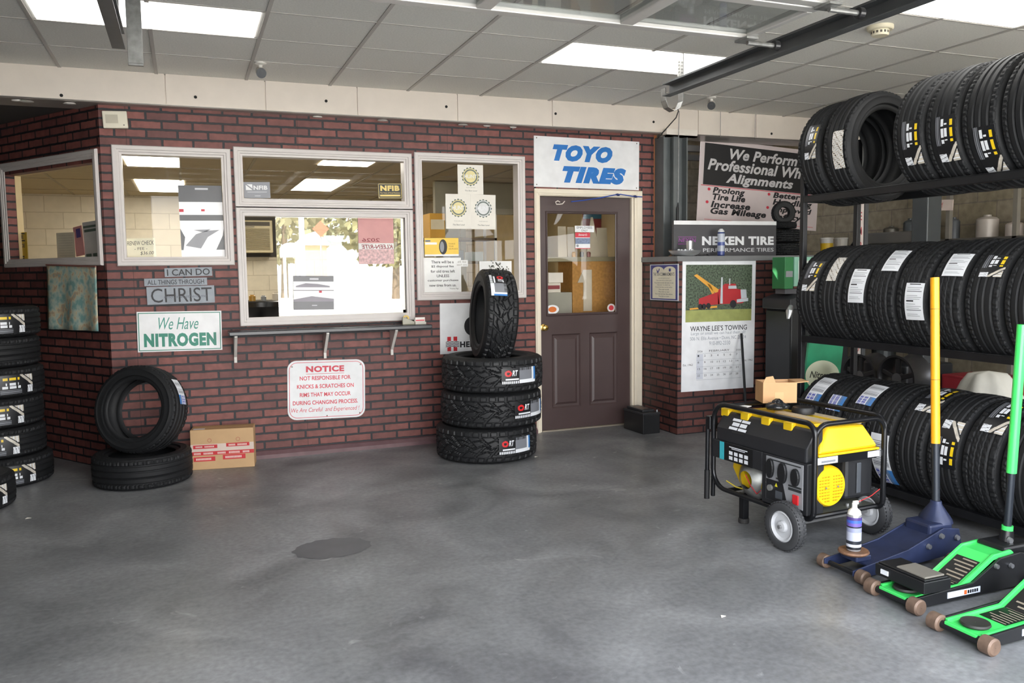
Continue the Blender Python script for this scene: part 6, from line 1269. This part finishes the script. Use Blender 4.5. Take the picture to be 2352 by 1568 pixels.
# paint patch and chips on the floor
b = B(); c = onZ(763, 1258); rr = random.Random(8); b.bm.faces.new([b.bm.verts.new((.2*cos(2*pi*i/40)*(1+.05*sin(i*1.7)), .155*sin(2*pi*i/40)*(1+.06*sin(i*2.3)), 0)) for i in range(40)]); o = b.ob('floor_patch', mat('patch grey', '57585B', .42, var=.12)); o.location = (c.x, c.y, .0012); o['kind'] = 'stuff'; tag(o, 'darker round patch of paint on the concrete floor', 'patch', kind='stuff')
for px, py, nm in ((1657, 1419, 'white paper scrap on the floor in the foreground'), (1228, 1050, 'pale leaf scrap on the floor beside the all terrain pile'), (58, 1192, 'dry leaf scrap on the floor near the left pile')):
    p = onZ(px, py, 0); b = B(); b.prism([(0, 0), (.025, .004), (.03, .012), (.008, .016)], lambda a, c, d: (a, c, d+.004*sin(a*120)), .001, .0025); o = b.ob('paper_scrap', mat('scrap pale', 'D5CFC4', .6)); o.location = p; tag(o, nm, 'scrap')
# carton on the floor
q = [onZ(440, 1080), onZ(585, 1071)]; R_ = (q[1]-q[0]); w_ = R_.length; e = empty('carton', M=frame((q[0]+q[1])/2, R_, UP)); h_ = onP(512, 985, (q[0]+q[1])/2, Vector(R_).normalized().cross(UP)).z
tag(e, 'brown cardboard box with red printed tape beside the worn tires', 'box')
KB = mat('kraft carton', 'C6A277', .6, var=.05); b = B(); b.box(-w_/2, w_/2, 0, h_, -.17, 0); b.ob('box_body', KB, e, bev=.003)
b = B(); b.box(-w_/2+.004, w_/2-.004, h_+.0003, h_+.0015, -.165, -.09); b.box(-w_/2+.004, w_/2-.004, h_+.0003, h_+.0015, -.08, -.005); b.ob('top_flap', mat('kraft top', 'B08C62', .6), e)
RT = mat('tape red', 'C8363C', .4); WT = mat('tape pale', 'D8C6BA', .3)
def bx(b, u0, u1, v0, v1, z=.001): b.quad((-w_/2+w_*u0, h_*(1-v1), z), (-w_/2+w_*u1, h_*(1-v1), z), (-w_/2+w_*u1, h_*(1-v0), z), (-w_/2+w_*u0, h_*(1-v0), z))
b = B(); bx(b, .0, 1, .36, .56, .0006); b.ob('packing_tape', WT, e, fix=False)
b = B()
for q_ in ((.04, .42, .38, .47), (.56, .93, .36, .45), (.0, 1.0, .545, .64), (.04, .38, .68, .79), (.5, .86, .65, .77)): bx(b, *q_)
b.ob('red_panel', RT, e, fix=False)
b = B()
for t, u0, u1, v0, v1 in (('MADE WITH CARE', .06, .4, .40, .45), ('MADE WITH CARE', .58, .91, .38, .43), ('FRAGILE  HANDLE', .05, .95, .565, .62), ('THIS SIDE UP', .07, .35, .71, .76), ('THIS SIDE UP', .53, .83, .68, .74)) if False else (): pass
for u0, u1, v0, v1 in ((.08, .2, .405, .445), (.22, .38, .405, .445), (.6, .72, .385, .43), (.74, .9, .385, .43), (.05, .16, .57, .62), (.2, .36, .57, .62), (.42, .56, .57, .62), (.6, .78, .57, .62), (.82, .95, .57, .62), (.08, .34, .71, .76), (.54, .82, .685, .74)):
    n_ = int((u1-u0)/.022)
    for i in range(n_): bx(b, u0+.022*i, u0+.022*i+.015, v0, v1, .0016)
b.ob('tape_print', mat('print pale', 'E6CFC6', .4), e, fix=False)
b = B()
for cu in (.3, .75): b.lathe([(.011, .0008), (.015, .0008)], Matrix.Translation((-w_/2+w_*cu, h_*.73, 0)), n=20)
b.ob('print_mark', mat('print faded', 'B5735A', .5), e, fix=False)
b = B(); b.box(-w_/2+.02, -w_/2+.1, h_+.0016, h_+.0022, -.05, -.02); b.ob('paper_label', PW, e)

q0 = onZ(84, 1107); q1 = onZ(238, 1098); d_ = (q1-q0); b = B(); n_ = Vector((-d_.y, d_.x, 0)).normalized()*.006; b.quad(q0-n_+UP*.0008, q1-n_+UP*.0008, q1+n_+UP*.0008, q0+n_+UP*.0008); struct(b.ob('floor_joint', mat('pale joint', 'A3A2A0', .6)), 'pale joint line in the floor near the left pile')
# ================================================================ ceiling lamps
DIFF = emit_mat('lamp diffuser', 'FFFDF8', LAMP); DIFFO = emit_mat('office lamp diffuser', 'FFF8EA', 3.9)
LFR = mat('lamp frame white', 'D8D6D0', .4)
def lamp(x0, x1, y0, y1, z, label, group, dm, bars=()):
    e = empty('ceiling_light', ((x0+x1)/2, (y0+y1)/2, z)); tag(e, label, 'light', group); w, h = (x1-x0)/2, (y1-y0)/2
    b = B(); jamb(b, -w, w, -h, h, -.012, -.001, .022, Matrix.Rotation(radians(-90), 4, 'X')@Matrix.Identity(4)); 
    b.ob('lamp_frame', LFR, e)
    b = B(); b.box(-w+.022, w-.022, -h+.022, h-.022, -.006, -.002); b.ob('diffuser', dm, e)
    return e
X = lambda l: 1.2141+.6096*l+.012
Yr = lambda r: -.6837-.5616*r
G = 'fluorescent panels in the garage ceiling'
lamp(X(0), X(2)-.024, Yr(2)+.008-.0, Yr(1)-.008, HC, 'fluorescent ceiling panel crossed by the left door track', G, DIFF)
lamp(X(5), X(7)-.024, Yr(2)+.008, Yr(1)-.008, HC, 'fluorescent ceiling panel behind the hanging bracket of the right door track', G, DIFF)
lamp(X(7), X(9)-.024, Yr(5)+.008, Yr(4)-.008, HC, 'fluorescent ceiling panel in the upper right corner above the tire rack', G, DIFF)
def oz(px, py): return onZ(px, py, OC)
G2 = 'fluorescent panels in the office ceiling'
for (c, nm) in (([(280, 358), (416, 358), (420, 382), (283, 382)], 'nearer office ceiling panel seen through the left window'),
                ([(303, 412), (426, 412), (428, 440), (318, 440)], 'farther office ceiling panel seen through the left window'),
                ([(738, 363), (876, 366), (850, 381), (725, 380)], 'nearer office ceiling panel seen through the transom'),
                ([(690, 410), (803, 412), (770, 438), (667, 437)], 'farther office ceiling panel seen through the transom')):
    q = [oz(*p) for p in c]; x0 = (q[0].x+q[3].x)/2; x1 = (q[1].x+q[2].x)/2; y0 = (q[0].y+q[1].y)/2; y1 = (q[2].y+q[3].y)/2
    lamp(x0, x1, min(y0, y1), max(y0, y1), OC, nm, G2, DIFFO)
